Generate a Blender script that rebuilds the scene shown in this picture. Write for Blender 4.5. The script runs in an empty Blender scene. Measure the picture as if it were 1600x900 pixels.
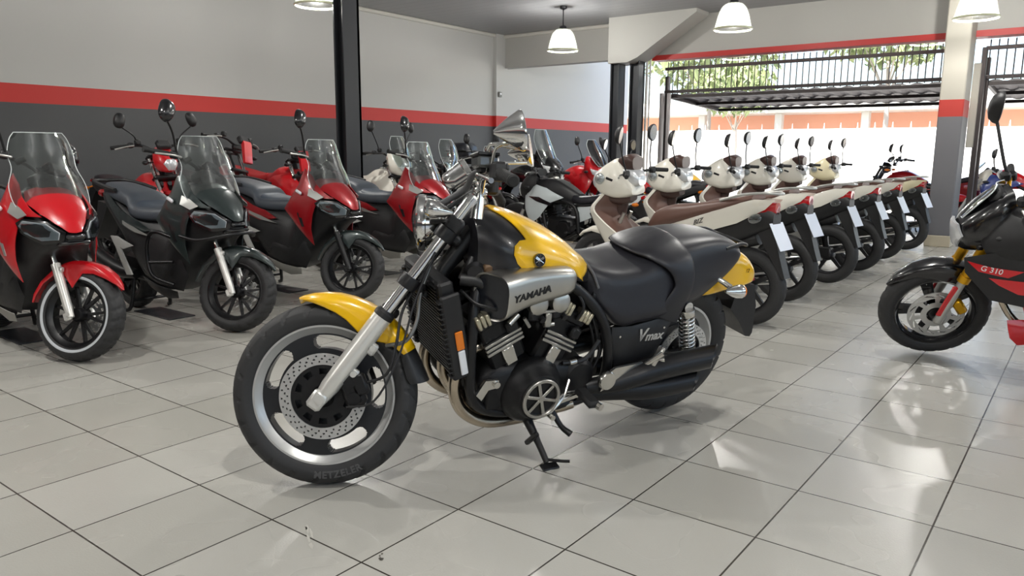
import bpy, bmesh, math, random
import numpy as np
from mathutils import Vector as V, Matrix, geometry
PI = math.pi
random.seed(7)
SC = bpy.context.scene
COL = SC.collection
rad = math.radians


# ------------------------------------------------------------------ materials
def lin(c):
    return tuple((x / 255 / 12.92 if x / 255 <= .04045 else ((x / 255 + .055) / 1.055) ** 2.4) for x in c)


MATS = {}


def mat(name, col, rough=.5, metal=0., coat=0., noise=0., bump=0., nscale=40., emit=0., rvar=0.):
    if name in MATS:
        return MATS[name]
    m = bpy.data.materials.new(name)
    m.use_nodes = True
    nt = m.node_tree
    b = nt.nodes['Principled BSDF']
    c = (*lin(col), 1)
    b.inputs['Base Color'].default_value = c
    b.inputs['Roughness'].default_value = rough
    b.inputs['Metallic'].default_value = metal
    b.inputs['Coat Weight'].default_value = coat
    b.inputs['Coat Roughness'].default_value = .05
    if emit:
        b.inputs['Emission Color'].default_value = c
        b.inputs['Emission Strength'].default_value = emit
    if noise or bump or rvar:
        tc = nt.nodes.new('ShaderNodeTexCoord')
        n = nt.nodes.new('ShaderNodeTexNoise')
        n.inputs['Scale'].default_value = nscale
        n.inputs['Detail'].default_value = 4
        nt.links.new(tc.outputs['Object'], n.inputs['Vector'])
        if noise:
            mx = nt.nodes.new('ShaderNodeMix')
            mx.data_type = 'RGBA'
            mx.inputs[6].default_value = tuple(x * (1 - noise) for x in c[:3]) + (1,)
            mx.inputs[7].default_value = tuple(min(1, x * (1 + noise)) for x in c[:3]) + (1,)
            nt.links.new(n.outputs['Fac'], mx.inputs[0])
            nt.links.new(mx.outputs[2], b.inputs['Base Color'])
        if rvar:
            mr = nt.nodes.new('ShaderNodeMapRange')
            mr.inputs['To Min'].default_value = max(0, rough - rvar)
            mr.inputs['To Max'].default_value = rough + rvar
            nt.links.new(n.outputs['Fac'], mr.inputs['Value'])
            nt.links.new(mr.outputs[0], b.inputs['Roughness'])
        if bump:
            bp = nt.nodes.new('ShaderNodeBump')
            bp.inputs['Strength'].default_value = bump
            bp.inputs['Distance'].default_value = .002
            nt.links.new(n.outputs['Fac'], bp.inputs['Height'])
            nt.links.new(bp.outputs[0], b.inputs['Normal'])
    MATS[name] = m
    return m


def glass(name, tint=(235, 240, 238), refl=.12, rough=.03):
    if name in MATS:
        return MATS[name]
    m = bpy.data.materials.new(name)
    m.use_nodes = True
    nt = m.node_tree
    for n in list(nt.nodes):
        nt.nodes.remove(n)
    o = nt.nodes.new('ShaderNodeOutputMaterial')
    t = nt.nodes.new('ShaderNodeBsdfTransparent')
    t.inputs[0].default_value = (*lin(tint), 1)
    g = nt.nodes.new('ShaderNodeBsdfGlossy')
    g.inputs['Roughness'].default_value = rough
    lw = nt.nodes.new('ShaderNodeLayerWeight')
    lw.inputs['Blend'].default_value = .35
    mr = nt.nodes.new('ShaderNodeMapRange')
    mr.inputs['To Min'].default_value = refl
    mr.inputs['To Max'].default_value = .9
    mx = nt.nodes.new('ShaderNodeMixShader')
    nt.links.new(lw.outputs['Facing'], mr.inputs['Value'])
    nt.links.new(mr.outputs[0], mx.inputs[0])
    nt.links.new(t.outputs[0], mx.inputs[1])
    nt.links.new(g.outputs[0], mx.inputs[2])
    nt.links.new(mx.outputs[0], o.inputs[0])
    MATS[name] = m
    return m


YEL = mat('yellow_paint', (243, 190, 8), .28, 0, .8)
RED = mat('red_paint', (196, 14, 26), .3, 0, .8)
DRED = mat('dark_red_paint', (150, 12, 22), .3, .15, .8)
WHT = mat('pearl_white_paint', (232, 228, 216), .3, 0, .7)
OFFW = mat('pale_grey_paint', (196, 204, 206), .35, 0, .4)
CREAM = mat('cream_paint', (226, 216, 180), .32, 0, .6)
GUN = mat('dark_green_grey_paint', (44, 54, 54), .3, .3, .8)
BLKP = mat('black_plastic', (25, 25, 27), .48, rvar=.08, nscale=60)
BLKG = mat('gloss_black_paint', (16, 16, 19), .22, 0, .6)
BLKM = mat('satin_black_metal', (22, 22, 24), .38, .2)
ENGB = mat('engine_black', (20, 20, 22), .42, .3, bump=.15, nscale=200)
VINYL = mat('black_vinyl', (31, 31, 37), .4, bump=.12, nscale=350)
GSEAT = mat('grey_vinyl', (60, 66, 74), .5, bump=.12, nscale=350)
BSEAT = mat('brown_vinyl', (96, 68, 58), .45, bump=.12, nscale=350)
BRNP = mat('brown_plastic', (70, 50, 45), .35)
RUB = mat('tyre_rubber', (40, 40, 41), .62, noise=.15, nscale=80)
RUBL = mat('tyre_lettering', (74, 74, 74), .6)
GRIP = mat('grip_rubber', (20, 20, 21), .7)
CHR = mat('chrome', (226, 226, 224), .07, 1)
ALU = mat('brushed_aluminium', (186, 184, 178), .34, 1, rvar=.06, nscale=90)
ALUB = mat('polished_aluminium', (214, 212, 206), .22, 1, rvar=.05)
STEEL = mat('header_steel', (188, 176, 158), .25, 1, rvar=.1, nscale=12)
DISC = mat('brake_disc_steel', (206, 206, 204), .36, .75)
SILV = mat('silver_paint', (176, 176, 172), .35, .5, .3)
DKM = mat('dark_metal', (58, 58, 60), .4, .8)
GOLD = mat('gold_anodised', (214, 160, 22), .3, .75, .2)
AMB = mat('amber_lens', (226, 120, 10), .2, 0, .5)
REDL = mat('red_lens', (170, 14, 18), .18, 0, .6)
WLENS = mat('white_reflector', (230, 232, 236), .25, 0, .3)
LENS = mat('headlight_reflector', (222, 224, 226), .2, .45)
GLS = glass('clear_acrylic')
HLW = mat('led_lamp_white', (214, 218, 222), .22, 0, .8)
SMK = glass('smoked_acrylic', (120, 124, 126), .12)
HGL = glass('lens_glass', (225, 230, 232), .1, .02)
PLATE = mat('number_plate_blank', (218, 224, 236), .35)
WTXT = mat('white_lettering', (226, 226, 226), .4)
BTXT = mat('black_lettering', (22, 22, 24), .5)
STXT = mat('silver_lettering', (206, 206, 204), .25, .8)


# ------------------------------------------------------------------ mesh builder
def cat(P, k, closed=False):
    """Catmull-Rom through the points (tuples of any size), k steps per span."""
    P = [tuple(p) for p in P]
    n = len(P)
    if k <= 1 or n < 3:
        return P
    out = []
    for i in range(n if closed else n - 1):
        if closed:
            a, b, c, d = P[(i - 1) % n], P[i], P[(i + 1) % n], P[(i + 2) % n]
        else:
            b, c = P[i], P[i + 1]
            a = P[i - 1] if i else tuple(2 * x - y for x, y in zip(b, c))
            d = P[i + 2] if i + 2 < n else tuple(2 * y - x for x, y in zip(b, c))
        for j in range(k):
            t = j / k
            out.append(tuple(.5 * (2 * q + (r - p) * t + (2 * p - 5 * q + 4 * r - s) * t * t + (3 * q - p - 3 * r + s) * t ** 3)
                             for p, q, r, s in zip(a, b, c, d)))
    if not closed:
        out.append(P[-1])
    return out


def rot(ax, deg):
    return Matrix.Rotation(rad(deg), 3, ax)


def basis(d):
    d = V(d).normalized()
    u = d.cross(V((0, 0, 1)) if abs(d.z) < .9 else V((0, 1, 0))).normalized()
    return u, d.cross(u), d


class MB:
    def __init__(s):
        s.v, s.f = [], []

    def add(s, vs, fs):
        b = len(s.v)
        s.v += [tuple(v) for v in vs]
        s.f += [tuple(i + b for i in q) for q in fs]
        return s

    def box(s, c, d, R=None, ch=0., tp=(1, 1)):
        """box, optionally chamfered, rotated (3x3), top face scaled by tp"""
        hx, hy, hz = d[0] / 2, d[1] / 2, d[2] / 2
        ch = min(ch, hx * .9, hy * .9, hz * .9)
        c = V(c)

        def P(x, y, z):
            k = (z / hz + 1) / 2 if hz else 0
            p = V((x * (1 + (tp[0] - 1) * k), y * (1 + (tp[1] - 1) * k), z))
            return c + (R @ p if R else p)
        if ch <= 0:
            vs = [P(x, y, z) for x in (-hx, hx) for y in (-hy, hy) for z in (-hz, hz)]
            return s.add(vs, [(0, 1, 3, 2), (4, 6, 7, 5), (0, 4, 5, 1), (2, 3, 7, 6), (0, 2, 6, 4), (1, 5, 7, 3)])
        vs, ix = [], {}
        for a in (-1, 1):
            for b in (-1, 1):
                for e in (-1, 1):
                    for k in range(3):
                        q = [a * hx, b * hy, e * hz]
                        for m in range(3):
                            if m != k:
                                q[m] -= (a, b, e)[m] * ch
                        ix[(a, b, e, k)] = len(vs)
                        vs.append(P(*q))
        fs = []
        for k in range(3):
            o = [m for m in range(3) if m != k]
            for sg in (-1, 1):
                q = []
                for p, r in ((-1, -1), (1, -1), (1, 1), (-1, 1)):
                    w = [0, 0, 0]
                    w[k], w[o[0]], w[o[1]] = sg, p, r
                    q.append(ix[(*w, k)])
                fs.append(tuple(q))
        for k in range(3):
            o = [m for m in range(3) if m != k]
            for p in (-1, 1):
                for r in (-1, 1):
                    q = []
                    for sg, m in ((-1, o[0]), (1, o[0]), (1, o[1]), (-1, o[1])):
                        w = [0, 0, 0]
                        w[k], w[o[0]], w[o[1]] = sg, p, r
                        q.append(ix[(*w, m)])
                    fs.append(tuple(q))
        for a in (-1, 1):
            for b in (-1, 1):
                for e in (-1, 1):
                    fs.append(tuple(ix[(a, b, e, k)] for k in range(3)))
        return s.add(vs, fs)

    def loft(s, R, cap=True, closed=False):
        n, m = len(R), len(R[0])
        fs = []
        for i in range(n if closed else n - 1):
            for j in range(m):
                a, b = i, (i + 1) % n
                fs.append((a * m + j, a * m + (j + 1) % m, b * m + (j + 1) % m, b * m + j))
        if cap and not closed:
            fs += [tuple(range(m)), tuple((n - 1) * m + j for j in range(m))]
        return s.add([p for r in R for p in r], fs)

    def tube(s, P, r, n=10, sm=1, cap=True, closed=False, flat=1.):
        P = [V(p) for p in cat(P, sm, closed)]
        N = len(P)
        rs = r if isinstance(r, (list, tuple)) else [r]
        u = None
        R = []
        for i, p in enumerate(P):
            if closed:
                d = P[(i + 1) % N] - P[i - 1]
            else:
                d = P[min(i + 1, N - 1)] - P[max(i - 1, 0)]
            d = d.normalized() if d.length > 1e-9 else V((0, 0, 1))
            if u is None:
                u = basis(d)[0]
            u = (u - d * u.dot(d))
            u = u.normalized() if u.length > 1e-6 else basis(d)[0]
            w = d.cross(u)
            t = i / max(1, N - 1) * (len(rs) - 1)
            k = min(int(t), len(rs) - 2) if len(rs) > 1 else 0
            rr = rs[0] if len(rs) == 1 else rs[k] + (rs[k + 1] - rs[k]) * (t - k)
            R.append([p + u * rr * math.cos(2 * PI * j / n) + w * rr * flat * math.sin(2 * PI * j / n) for j in range(n)])
        return s.loft(R, cap, closed)

    def rod(s, a, b, r, n=12, r2=None):
        return s.tube([a, b], [r, r if r2 is None else r2], n)

    def lathe(s, prof, c, ax=(0, 1, 0), n=40, closed=False, cap=True):
        u, w, d = basis(ax)
        c = V(c)
        R = [[c + d * h + (u * math.cos(2 * PI * j / n) + w * math.sin(2 * PI * j / n)) * max(r, 1e-4) for j in range(n)] for r, h in prof]
        return s.loft(R, cap, closed)

    def ell(s, c, r, R=None, n=20, m=12):
        c = V(c)
        rs = []
        for i in range(m + 1):
            a = PI * i / m
            rg = []
            for j in range(n):
                t = 2 * PI * j / n
                p = V((r[0] * max(math.sin(a), 1e-3) * math.cos(t), r[1] * max(math.sin(a), 1e-3) * math.sin(t), r[2] * math.cos(a)))
                rg.append(c + (R @ p if R else p))
            rs.append(rg)
        return s.loft(rs)

    def prism(s, P, y0, y1, sm=1, f=None):
        """outline (x, z) closed, extruded along y; f maps points"""
        P = cat(P, sm, True)
        g = f or (lambda x, y, z: (x, y, z))
        return s.loft([[g(x, y0, z) for x, z in P], [g(x, y1, z) for x, z in P]])

    def body(s, secs, nx=4, ns=3, cap=True):
        """symmetric body: secs = [(x, [(y, z) top centre -> bottom centre])]"""
        pr = [[(x, y, z) for y, z in p] for x, p in secs]
        pr = [cat(p, ns) for p in pr]
        m = len(pr[0])
        cols = [cat([p[j] for p in pr], nx) for j in range(m)]
        R = []
        for i in range(len(cols[0])):
            h = [cols[j][i] for j in range(m)]
            h = [(x, max(0, y), z) for x, y, z in h]
            R.append(h + [(x, -y, z) for x, y, z in reversed(h[1:-1])])
        return s.loft(R, cap)

    def panel(s, out, f, th=.012, step=.03, sm=1, pil=0., pw=.03, hint=(0, 1, 0)):
        """closed outline in (u, v) on the surface f(u, v) -> xyz, thickness th away from hint"""
        o = [V(p) for p in cat(out, sm, True)]
        d = []
        for i, p in enumerate(o):
            q = o[(i + 1) % len(o)]
            k = max(1, int((q - p).length / step))
            d += [p.lerp(q, j / k) for j in range(k)]
        o = d
        n = len(o)
        x0, x1 = min(p.x for p in o), max(p.x for p in o)
        z0, z1 = min(p.y for p in o), max(p.y for p in o)

        def dist(p):
            return min((geometry.intersect_point_line(p, o[i], o[(i + 1) % n])[0].to_2d() - p).length if 0 <= geometry.intersect_point_line(p, o[i], o[(i + 1) % n])[1] <= 1 else (o[i] - p).length for i in range(n))

        def inside(p):
            c = False
            for i in range(n):
                a, b = o[i], o[(i + 1) % n]
                if (a.y > p.y) != (b.y > p.y) and p.x < (b.x - a.x) * (p.y - a.y) / (b.y - a.y) + a.x:
                    c = not c
            return c
        pts = list(o)
        y = z0 + step / 2
        while y < z1:
            x = x0 + step / 2
            while x < x1:
                p = V((x, y))
                if inside(p) and dist(p) > step * .45:
                    pts.append(p)
                x += step
            y += step
        rv = geometry.delaunay_2d_cdt(pts, [(i, (i + 1) % n) for i in range(n)], [], 1, 1e-6)
        vs, es, fs = rv[0], rv[1], rv[2]
        cnt = {}
        for q in fs:
            for i in range(len(q)):
                e = (q[i], q[(i + 1) % len(q)])
                k = (min(e), max(e))
                cnt[k] = None if k in cnt else e
        e = 1e-3
        fr, bk = [], []
        for p in vs:
            P = V(f(p.x, p.y))
            N = (V(f(p.x + e, p.y)) - P).cross(V(f(p.x, p.y + e)) - P)
            N = N.normalized() if N.length > 1e-12 else V((0, -1, 0))
            if N.dot(V(hint)) < 0:
                N = -N
            off = 0
            if pil:
                k = min(1, dist(V((p.x, p.y))) / pw)
                off = -pil * (1 - k) ** 2
            fr.append(P + N * off)
            bk.append(P - N * th)
        m = len(vs)
        F = [tuple(q) for q in fs] + [tuple(i + m for i in reversed(q)) for q in fs]
        F += [(a, b, b + m, a + m) for a, b in (x for x in cnt.values() if x)]
        return s.add(fr + bk, F)

    def mir(s):
        """append the y-mirror of everything so far"""
        n = len(s.v)
        s.v += [(x, -y, z) for x, y, z in s.v]
        s.f += [tuple(i + n for i in reversed(q)) for q in s.f]
        return s

    def polar(s, c, r0, r1, y0, y1, keep, nr=12, nt=120):
        """plate in the xz plane around c, cells (r, theta) kept by keep(r, th)"""
        K = [[keep(r0 + (r1 - r0) * (i + .5) / nr, 2 * PI * (j + .5) / nt) for j in range(nt)] for i in range(nr)]
        vs = []
        for y in (y0, y1):
            for i in range(nr + 1):
                r = r0 + (r1 - r0) * i / nr
                vs += [(c[0] + r * math.cos(2 * PI * j / nt), c[1] + y, c[2] + r * math.sin(2 * PI * j / nt)) for j in range(nt)]
        off = (nr + 1) * nt
        I = lambda i, j: i * nt + j % nt
        fs = []
        for i in range(nr):
            for j in range(nt):
                if not K[i][j]:
                    continue
                a, b, c_, d = I(i, j), I(i, j + 1), I(i + 1, j + 1), I(i + 1, j)
                fs += [(a, b, c_, d), (a + off, d + off, c_ + off, b + off)]
                for (p, q), ok in (((a, b), i > 0 and K[i - 1][j]), ((d, c_), i < nr - 1 and K[i + 1][j]), ((a, d), K[i][j - 1]), ((b, c_), K[i][(j + 1) % nt])):
                    if not ok:
                        fs.append((p, q, q + off, p + off))
        return s.add(vs, fs)

    def text(s, body, size, f, ex=.001, shear=0., bold=0., spacing=1.):
        """lettering; f(a, b, h) maps text plane (centred) and height to xyz"""
        cu = bpy.data.curves.new('txt', 'FONT')
        cu.body, cu.size, cu.extrude, cu.shear, cu.offset = body, size, ex, shear, bold
        cu.space_character = spacing
        cu.align_x, cu.align_y = 'CENTER', 'CENTER'
        cu.resolution_u = 4
        o = bpy.data.objects.new('txt', cu)
        COL.objects.link(o)
        dg = bpy.context.evaluated_depsgraph_get()
        me = bpy.data.meshes.new_from_object(o.evaluated_get(dg))
        s.add([f(*v.co) for v in me.vertices], [tuple(p.vertices) for p in me.polygons])
        bpy.data.objects.remove(o)
        bpy.data.curves.remove(cu)
        bpy.data.meshes.remove(me)
        return s

    def xf(s, M):
        s.v = [tuple(M @ V(v)) for v in s.v]
        return s


def obj(name, mb, m, parent=None, sharp=38, label=None, kind=None):
    me = bpy.data.meshes.new(name)
    me.from_pydata(mb.v, [], mb.f)
    bm = bmesh.new()
    bm.from_mesh(me)
    bmesh.ops.remove_doubles(bm, verts=bm.verts, dist=2e-5)
    bmesh.ops.recalc_face_normals(bm, faces=bm.faces)
    bm.to_mesh(me)
    bm.free()
    for p in me.polygons:
        p.use_smooth = True
    me.set_sharp_from_angle(angle=rad(sharp))
    me.materials.append(m)
    o = bpy.data.objects.new(name, me)
    COL.objects.link(o)
    if parent:
        o.parent = parent
    if label:
        o['label'] = label
    if kind:
        o['kind'] = kind
    return o


def thing(name, label, cat_, loc=(0, 0, 0), rot_=(0, 0, 0), group=None):
    o = bpy.data.objects.new(name, None)
    COL.objects.link(o)
    o.empty_display_size = .1
    o.location = loc
    o.rotation_euler = rot_
    o['label'] = label
    o['category'] = cat_
    if group:
        o['group'] = group
    return o


def tag(o, label, cat_, group=None):
    o['label'] = label
    o['category'] = cat_
    if group:
        o['group'] = group
    return o


def dup(root, label, loc, rotz, swap=None, skip=(), group=None):
    """copy of a thing with copies of its parts and sub-parts; swap exchanges materials"""
    def one(o):
        c = o.copy()
        if swap and o.type == 'MESH' and o.data.materials and o.data.materials[0] in swap:
            c.data = o.data.copy()
            c.data.materials[0] = swap[o.data.materials[0]]
        COL.objects.link(c)
        return c
    r = one(root)
    r.location = loc
    r.rotation_euler = (0, 0, rotz)
    r['label'] = label
    if group:
        r['group'] = group
    for ch in list(root.children):
        if ch.name.split('.')[0] in skip:
            continue
        c = one(ch)
        c.parent = r
        for g in list(ch.children):
            d = one(g)
            d.parent = c
    return r


# ------------------------------------------------------------------ shared vehicle pieces
def steer_m(wb, R, rake, off, deg):
    """4x4 that turns the front assembly about its raked steering axis"""
    r = rad(rake)
    ax = V((-math.sin(r), 0, math.cos(r)))
    A = V((wb + (R * math.sin(r) - off) / math.cos(r), 0, 0))
    return Matrix.Translation(A) @ Matrix.Rotation(rad(deg), 4, ax) @ Matrix.Translation(-A)


def tyre_mb(c, R, w, rb, groove=None, nt=160, half=.5):
    """tyre torus-like lathe about y through c"""
    sec = []
    hw = w / 2
    h = R - rb
    pr = [(rb, -hw * .62), (rb + h * .12, -hw * .86), (rb + h * .42, -hw * 1.0), (rb + h * .66, -hw * .93)]
    k = 9
    for i in range(k):
        a = -1 + 2 * i / (k - 1)
        pr.append((R - (1 - math.cos(a * 1.05)) * h * .52, hw * .86 * math.sin(a * 1.05) / math.sin(1.05)))
    pr += [(rb + h * .66, hw * .93), (rb + h * .42, hw), (rb + h * .12, hw * .86), (rb, hw * .62)]
    pr = [pr[0]] + cat(pr[1:-1], 3) + [pr[-1]]
    R_ = []
    for j in range(nt):
        t = 2 * PI * j / nt
        rg = []
        for r, y in pr:
            rr = r
            if groove and r > rb + h * .5:
                rr = r - groove(t, y / hw)
            rg.append((c[0] + rr * math.cos(t), c[1] + y, c[2] + rr * math.sin(t)))
        R_.append(rg)
    return MB().loft(R_, False, True)


def slots(n, off, half, ra, rb_):
    """keep-function with n rounded slots between radii ra..rb_"""
    def keep(r, t):
        if not ra < r < rb_:
            return True
        a = (t - off) % (2 * PI / n)
        a = min(a, 2 * PI / n - a)
        edge = half
        m = (ra + rb_) / 2
        hw = (rb_ - ra) / 2
        k = abs(r - m) / hw
        return a * m > edge * m - hw * (1 - math.sqrt(max(0, 1 - k * k)))
    return keep


def disc_keep(r0, r1, n=36):
    def keep(r, t):
        for q, (rr, o) in enumerate(((.28, 0), (.52, .35), (.76, .7))):
            R = r0 + (r1 - r0) * rr
            a = (t - o * 2 * PI / n) % (2 * PI / n)
            a = min(a, 2 * PI / n - a)
            if (a * R) ** 2 + (r - R) ** 2 < .0034 ** 2:
                return False
        return True
    return keep


def spokes_mb(c, n, r0, r1, w0, w1, y, th, twist=.0, pair=0.):
    mb = MB()
    for k in range(n):
        for sgn in ((-1, 1) if pair else (0,)):
            a = 2 * PI * k / n
            a0, a1 = a + sgn * pair * .3, a + sgn * pair + twist
            p = V((c[0] + r0 * math.cos(a0), c[1] + y, c[2] + r0 * math.sin(a0)))
            q = V((c[0] + r1 * math.cos(a1), c[1] + y, c[2] + r1 * math.sin(a1)))
            d = (q - p).normalized()
            s_ = V((-d.z, 0, d.x))
            yv = V((0, th / 2, 0))
            mb.loft([[p + s_ * w0 + yv, p + s_ * w0 - yv, p - s_ * w0 - yv, p - s_ * w0 + yv],
                     [q + s_ * w1 + yv, q + s_ * w1 - yv, q - s_ * w1 - yv, q - s_ * w1 + yv]])
    return mb


def rim_mb(c, rb, w, dep=.02, n=64):
    """wheel rim ring: lips and well"""
    hw = w / 2
    pr = [(rb + .006, -hw), (rb + .006, -hw + .007), (rb - dep, -hw * .55), (rb - dep, hw * .55), (rb + .006, hw - .007), (rb + .006, hw),
          (rb - .004, hw), (rb - dep * .55, hw * .8), (rb - dep - .008, hw * .5), (rb - dep - .008, -hw * .5), (rb - dep * .55, -hw * .8), (rb - .004, -hw)]
    return MB().lathe(pr, c, (0, 1, 0), n, True)

# ------------------------------------------------------------------ the room
T = .43
CZ = 3.38      # ceiling height
XW = -7.3      # left wall
YF = 10.55     # shop front line


def nodes(name):
    m = bpy.data.materials.new(name)
    m.use_nodes = True
    return m, m.node_tree, m.node_tree.nodes['Principled BSDF']


def floor_mat():
    m, nt, b = nodes('satin_floor_tiles')
    N, L = nt.nodes.new, nt.links.new
    tc = N('ShaderNodeTexCoord')
    br = N('ShaderNodeTexBrick')
    br.offset = 0
    br.inputs['Color1'].default_value = (*lin((184, 182, 175)), 1)
    br.inputs['Color2'].default_value = (*lin((172, 170, 162)), 1)
    br.inputs['Mortar'].default_value = (*lin((58, 54, 48)), 1)
    br.inputs['Scale'].default_value = 1
    br.inputs['Mortar Size'].default_value = .0034
    br.inputs['Mortar Smooth'].default_value = .3
    br.inputs['Bias'].default_value = 0
    br.inputs['Brick Width'].default_value = T
    br.inputs['Row Height'].default_value = T
    L(tc.outputs['Object'], br.inputs['Vector'])
    n = N('ShaderNodeTexNoise')
    n.inputs['Scale'].default_value = 2.2
    n.inputs['Detail'].default_value = 2
    L(tc.outputs['Object'], n.inputs['Vector'])
    rmp = N('ShaderNodeMapRange')
    rmp.inputs['To Min'].default_value = .95
    rmp.inputs['To Max'].default_value = 1.05
    L(n.outputs['Fac'], rmp.inputs['Value'])
    mx = N('ShaderNodeVectorMath')
    mx.operation = 'SCALE'
    L(br.outputs['Color'], mx.inputs[0])
    L(rmp.outputs[0], mx.inputs['Scale'])
    L(mx.outputs[0], b.inputs['Base Color'])
    n2 = N('ShaderNodeTexNoise')
    n2.inputs['Scale'].default_value = 150
    n2.inputs['Detail'].default_value = 2
    L(tc.outputs['Object'], n2.inputs['Vector'])
    ad = N('ShaderNodeMath')
    ad.operation = 'MULTIPLY_ADD'
    ad.inputs[1].default_value = -1.6
    L(br.outputs['Fac'], ad.inputs[0])
    L(n2.outputs['Fac'], ad.inputs[2])
    bp = N('ShaderNodeBump')
    bp.inputs['Strength'].default_value = .3
    bp.inputs['Distance'].default_value = .0016
    L(ad.outputs[0], bp.inputs['Height'])
    L(bp.outputs[0], b.inputs['Normal'])
    rr = N('ShaderNodeMapRange')
    rr.inputs['To Min'].default_value = .24
    rr.inputs['To Max'].default_value = .3
    L(n.outputs['Fac'], rr.inputs['Value'])
    L(rr.outputs[0], b.inputs['Roughness'])
    b.inputs['Specular IOR Level'].default_value = .5
    return m


def stripe_mat(name, z0, z1, up, mid, low):
    """painted masonry in three bands by height"""
    m, nt, b = nodes(name)
    N, L = nt.nodes.new, nt.links.new
    tc = N('ShaderNodeTexCoord')
    sp = N('ShaderNodeSeparateXYZ')
    L(tc.outputs['Object'], sp.inputs[0])
    prev = None
    for zz, (ca, cb) in ((z0, (low, mid)), (z1, (None, up))):
        g = N('ShaderNodeMath')
        g.operation = 'GREATER_THAN'
        g.inputs[1].default_value = zz
        L(sp.outputs['Z'], g.inputs[0])
        mx = N('ShaderNodeMix')
        mx.data_type = 'RGBA'
        L(g.outputs[0], mx.inputs[0])
        if prev is None:
            mx.inputs[6].default_value = (*lin(ca), 1)
        else:
            L(prev, mx.inputs[6])
        mx.inputs[7].default_value = (*lin(cb), 1)
        prev = mx.outputs[2]
    L(prev, b.inputs['Base Color'])
    b.inputs['Roughness'].default_value = .6
    n = N('ShaderNodeTexNoise')
    n.inputs['Scale'].default_value = 14
    n.inputs['Detail'].default_value = 8
    L(tc.outputs['Object'], n.inputs['Vector'])
    bp = N('ShaderNodeBump')
    bp.inputs['Strength'].default_value = .25
    bp.inputs['Distance'].default_value = .004
    L(n.outputs['Fac'], bp.inputs['Height'])
    L(bp.outputs[0], b.inputs['Normal'])
    return m


def lines_mat(name, col, axis, pitch, rough, depth=.004):
    """board / corrugation grooves across an axis"""
    m, nt, b = nodes(name)
    N, L = nt.nodes.new, nt.links.new
    tc = N('ShaderNodeTexCoord')
    sp = N('ShaderNodeSeparateXYZ')
    L(tc.outputs['Object'], sp.inputs[0])
    d = N('ShaderNodeMath')
    d.operation = 'PINGPONG'
    d.inputs[1].default_value = pitch / 2
    L(sp.outputs[axis], d.inputs[0])
    g = N('ShaderNodeMath')
    g.operation = 'LESS_THAN'
    g.inputs[1].default_value = .004
    L(d.outputs[0], g.inputs[0])
    mx = N('ShaderNodeMix')
    mx.data_type = 'RGBA'
    mx.inputs[6].default_value = (*lin(col), 1)
    mx.inputs[7].default_value = tuple(x * .55 for x in lin(col)) + (1,)
    L(g.outputs[0], mx.inputs[0])
    L(mx.outputs[2], b.inputs['Base Color'])
    b.inputs['Roughness'].default_value = rough
    bp = N('ShaderNodeBump')
    bp.inputs['Strength'].default_value = .6
    bp.inputs['Distance'].default_value = depth
    bp.invert = True
    L(g.outputs[0], bp.inputs['Height'])
    L(bp.outputs[0], b.inputs['Normal'])
    return m


def struct(name, mb, m, sharp=30, label=None, parent=None):
    o = obj(name, mb, m, parent, sharp)
    if not parent:
        o['kind'] = 'structure'
    if label:
        o['label'] = label
    return o


WALLM = stripe_mat('striped_wall_paint', 1.685, 1.885, (184, 184, 181), (186, 44, 38), (70, 71, 73))
PLAIN = mat('grey_white_paint', (196, 194, 186), .6, bump=.2, nscale=30)
BEAMM = mat('warm_grey_beam_paint', (172, 171, 166), .6, bump=.15, nscale=20)
CEIL = lines_mat('grey_ceiling_boards', (138, 139, 142), 'Y', .2, .35)
STLC = mat('dark_steel_paint', (44, 46, 50), .45, .3)
REDT = mat('red_trim_paint', (176, 40, 36), .5)

X1, Y0 = 8.6, -7.0
struct('floor', MB().box(((XW + X1) / 2, (Y0 + 11.6) / 2, -.05), (X1 - XW + .4, 11.6 - Y0, .1)), floor_mat())
struct('ceiling', MB().box(((XW + X1) / 2, (Y0 + 10.75) / 2, CZ + .05), (X1 - XW + .4, 10.75 - Y0, .1)), CEIL)
struct('wall_left', MB().box((XW - .1, (Y0 + 15.5) / 2, 1.69), (.2, 15.5 - Y0, 3.38)).box((XW + .04, YF - .12, 1.69), (.08, .34, 3.38)), WALLM)
struct('wall_back', MB().box(((XW + X1) / 2, Y0 - .1, 1.69), (X1 - XW, .2, 3.38)), WALLM)
# right side of the shop: low sill, posts and a wide opening to daylight
struct('wall_right', MB().box((X1 + .1, (Y0 + 10.75) / 2, .45), (.2, 10.75 - Y0, .9)).box((X1 + .1, (Y0 + 10.75) / 2, 3.19), (.2, 10.75 - Y0, .38))
       .box((X1 + .1, -3, 2), (.2, .5, 2)).box((X1 + .1, 3.5, 2), (.2, .5, 2)).box((X1 + .1, 10.5, 2), (.2, .5, 2)), WALLM)
# lintel over the shop front
struct('wall_front', MB().box(((XW + X1) / 2, YF + .08, 3.08), (X1 - XW, .2, .6)), BEAMM)
struct('trim_1', MB().box(((-4.1 + X1) / 2, YF + .06, 2.75), (X1 + 4.1, .26, .08)), REDT)
# haunched beam end in front of the lintel, carried by the dark steel posts
hb = [(-4.66, 3.39), (-3.13, 3.39), (-3.13, 3.33), (-4.12, 2.72), (-4.3, 2.655), (-4.66, 2.655)]
struct('wall_beam', MB().prism(hb, 10.0, 10.46), BEAMM, label='grey haunched concrete beam end above the two dark steel posts')
struct('unseen_shade_slab', MB().box(((XW + X1) / 2, 11.55, 3.5), (X1 - XW + .4, 1.6, .1)).box((-5.9, 12.9, 3.5), (3.2, 1.4, .1)), PLAIN)  # unseen added slab: tops the outer lamps, left part shades the wall strip
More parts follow.
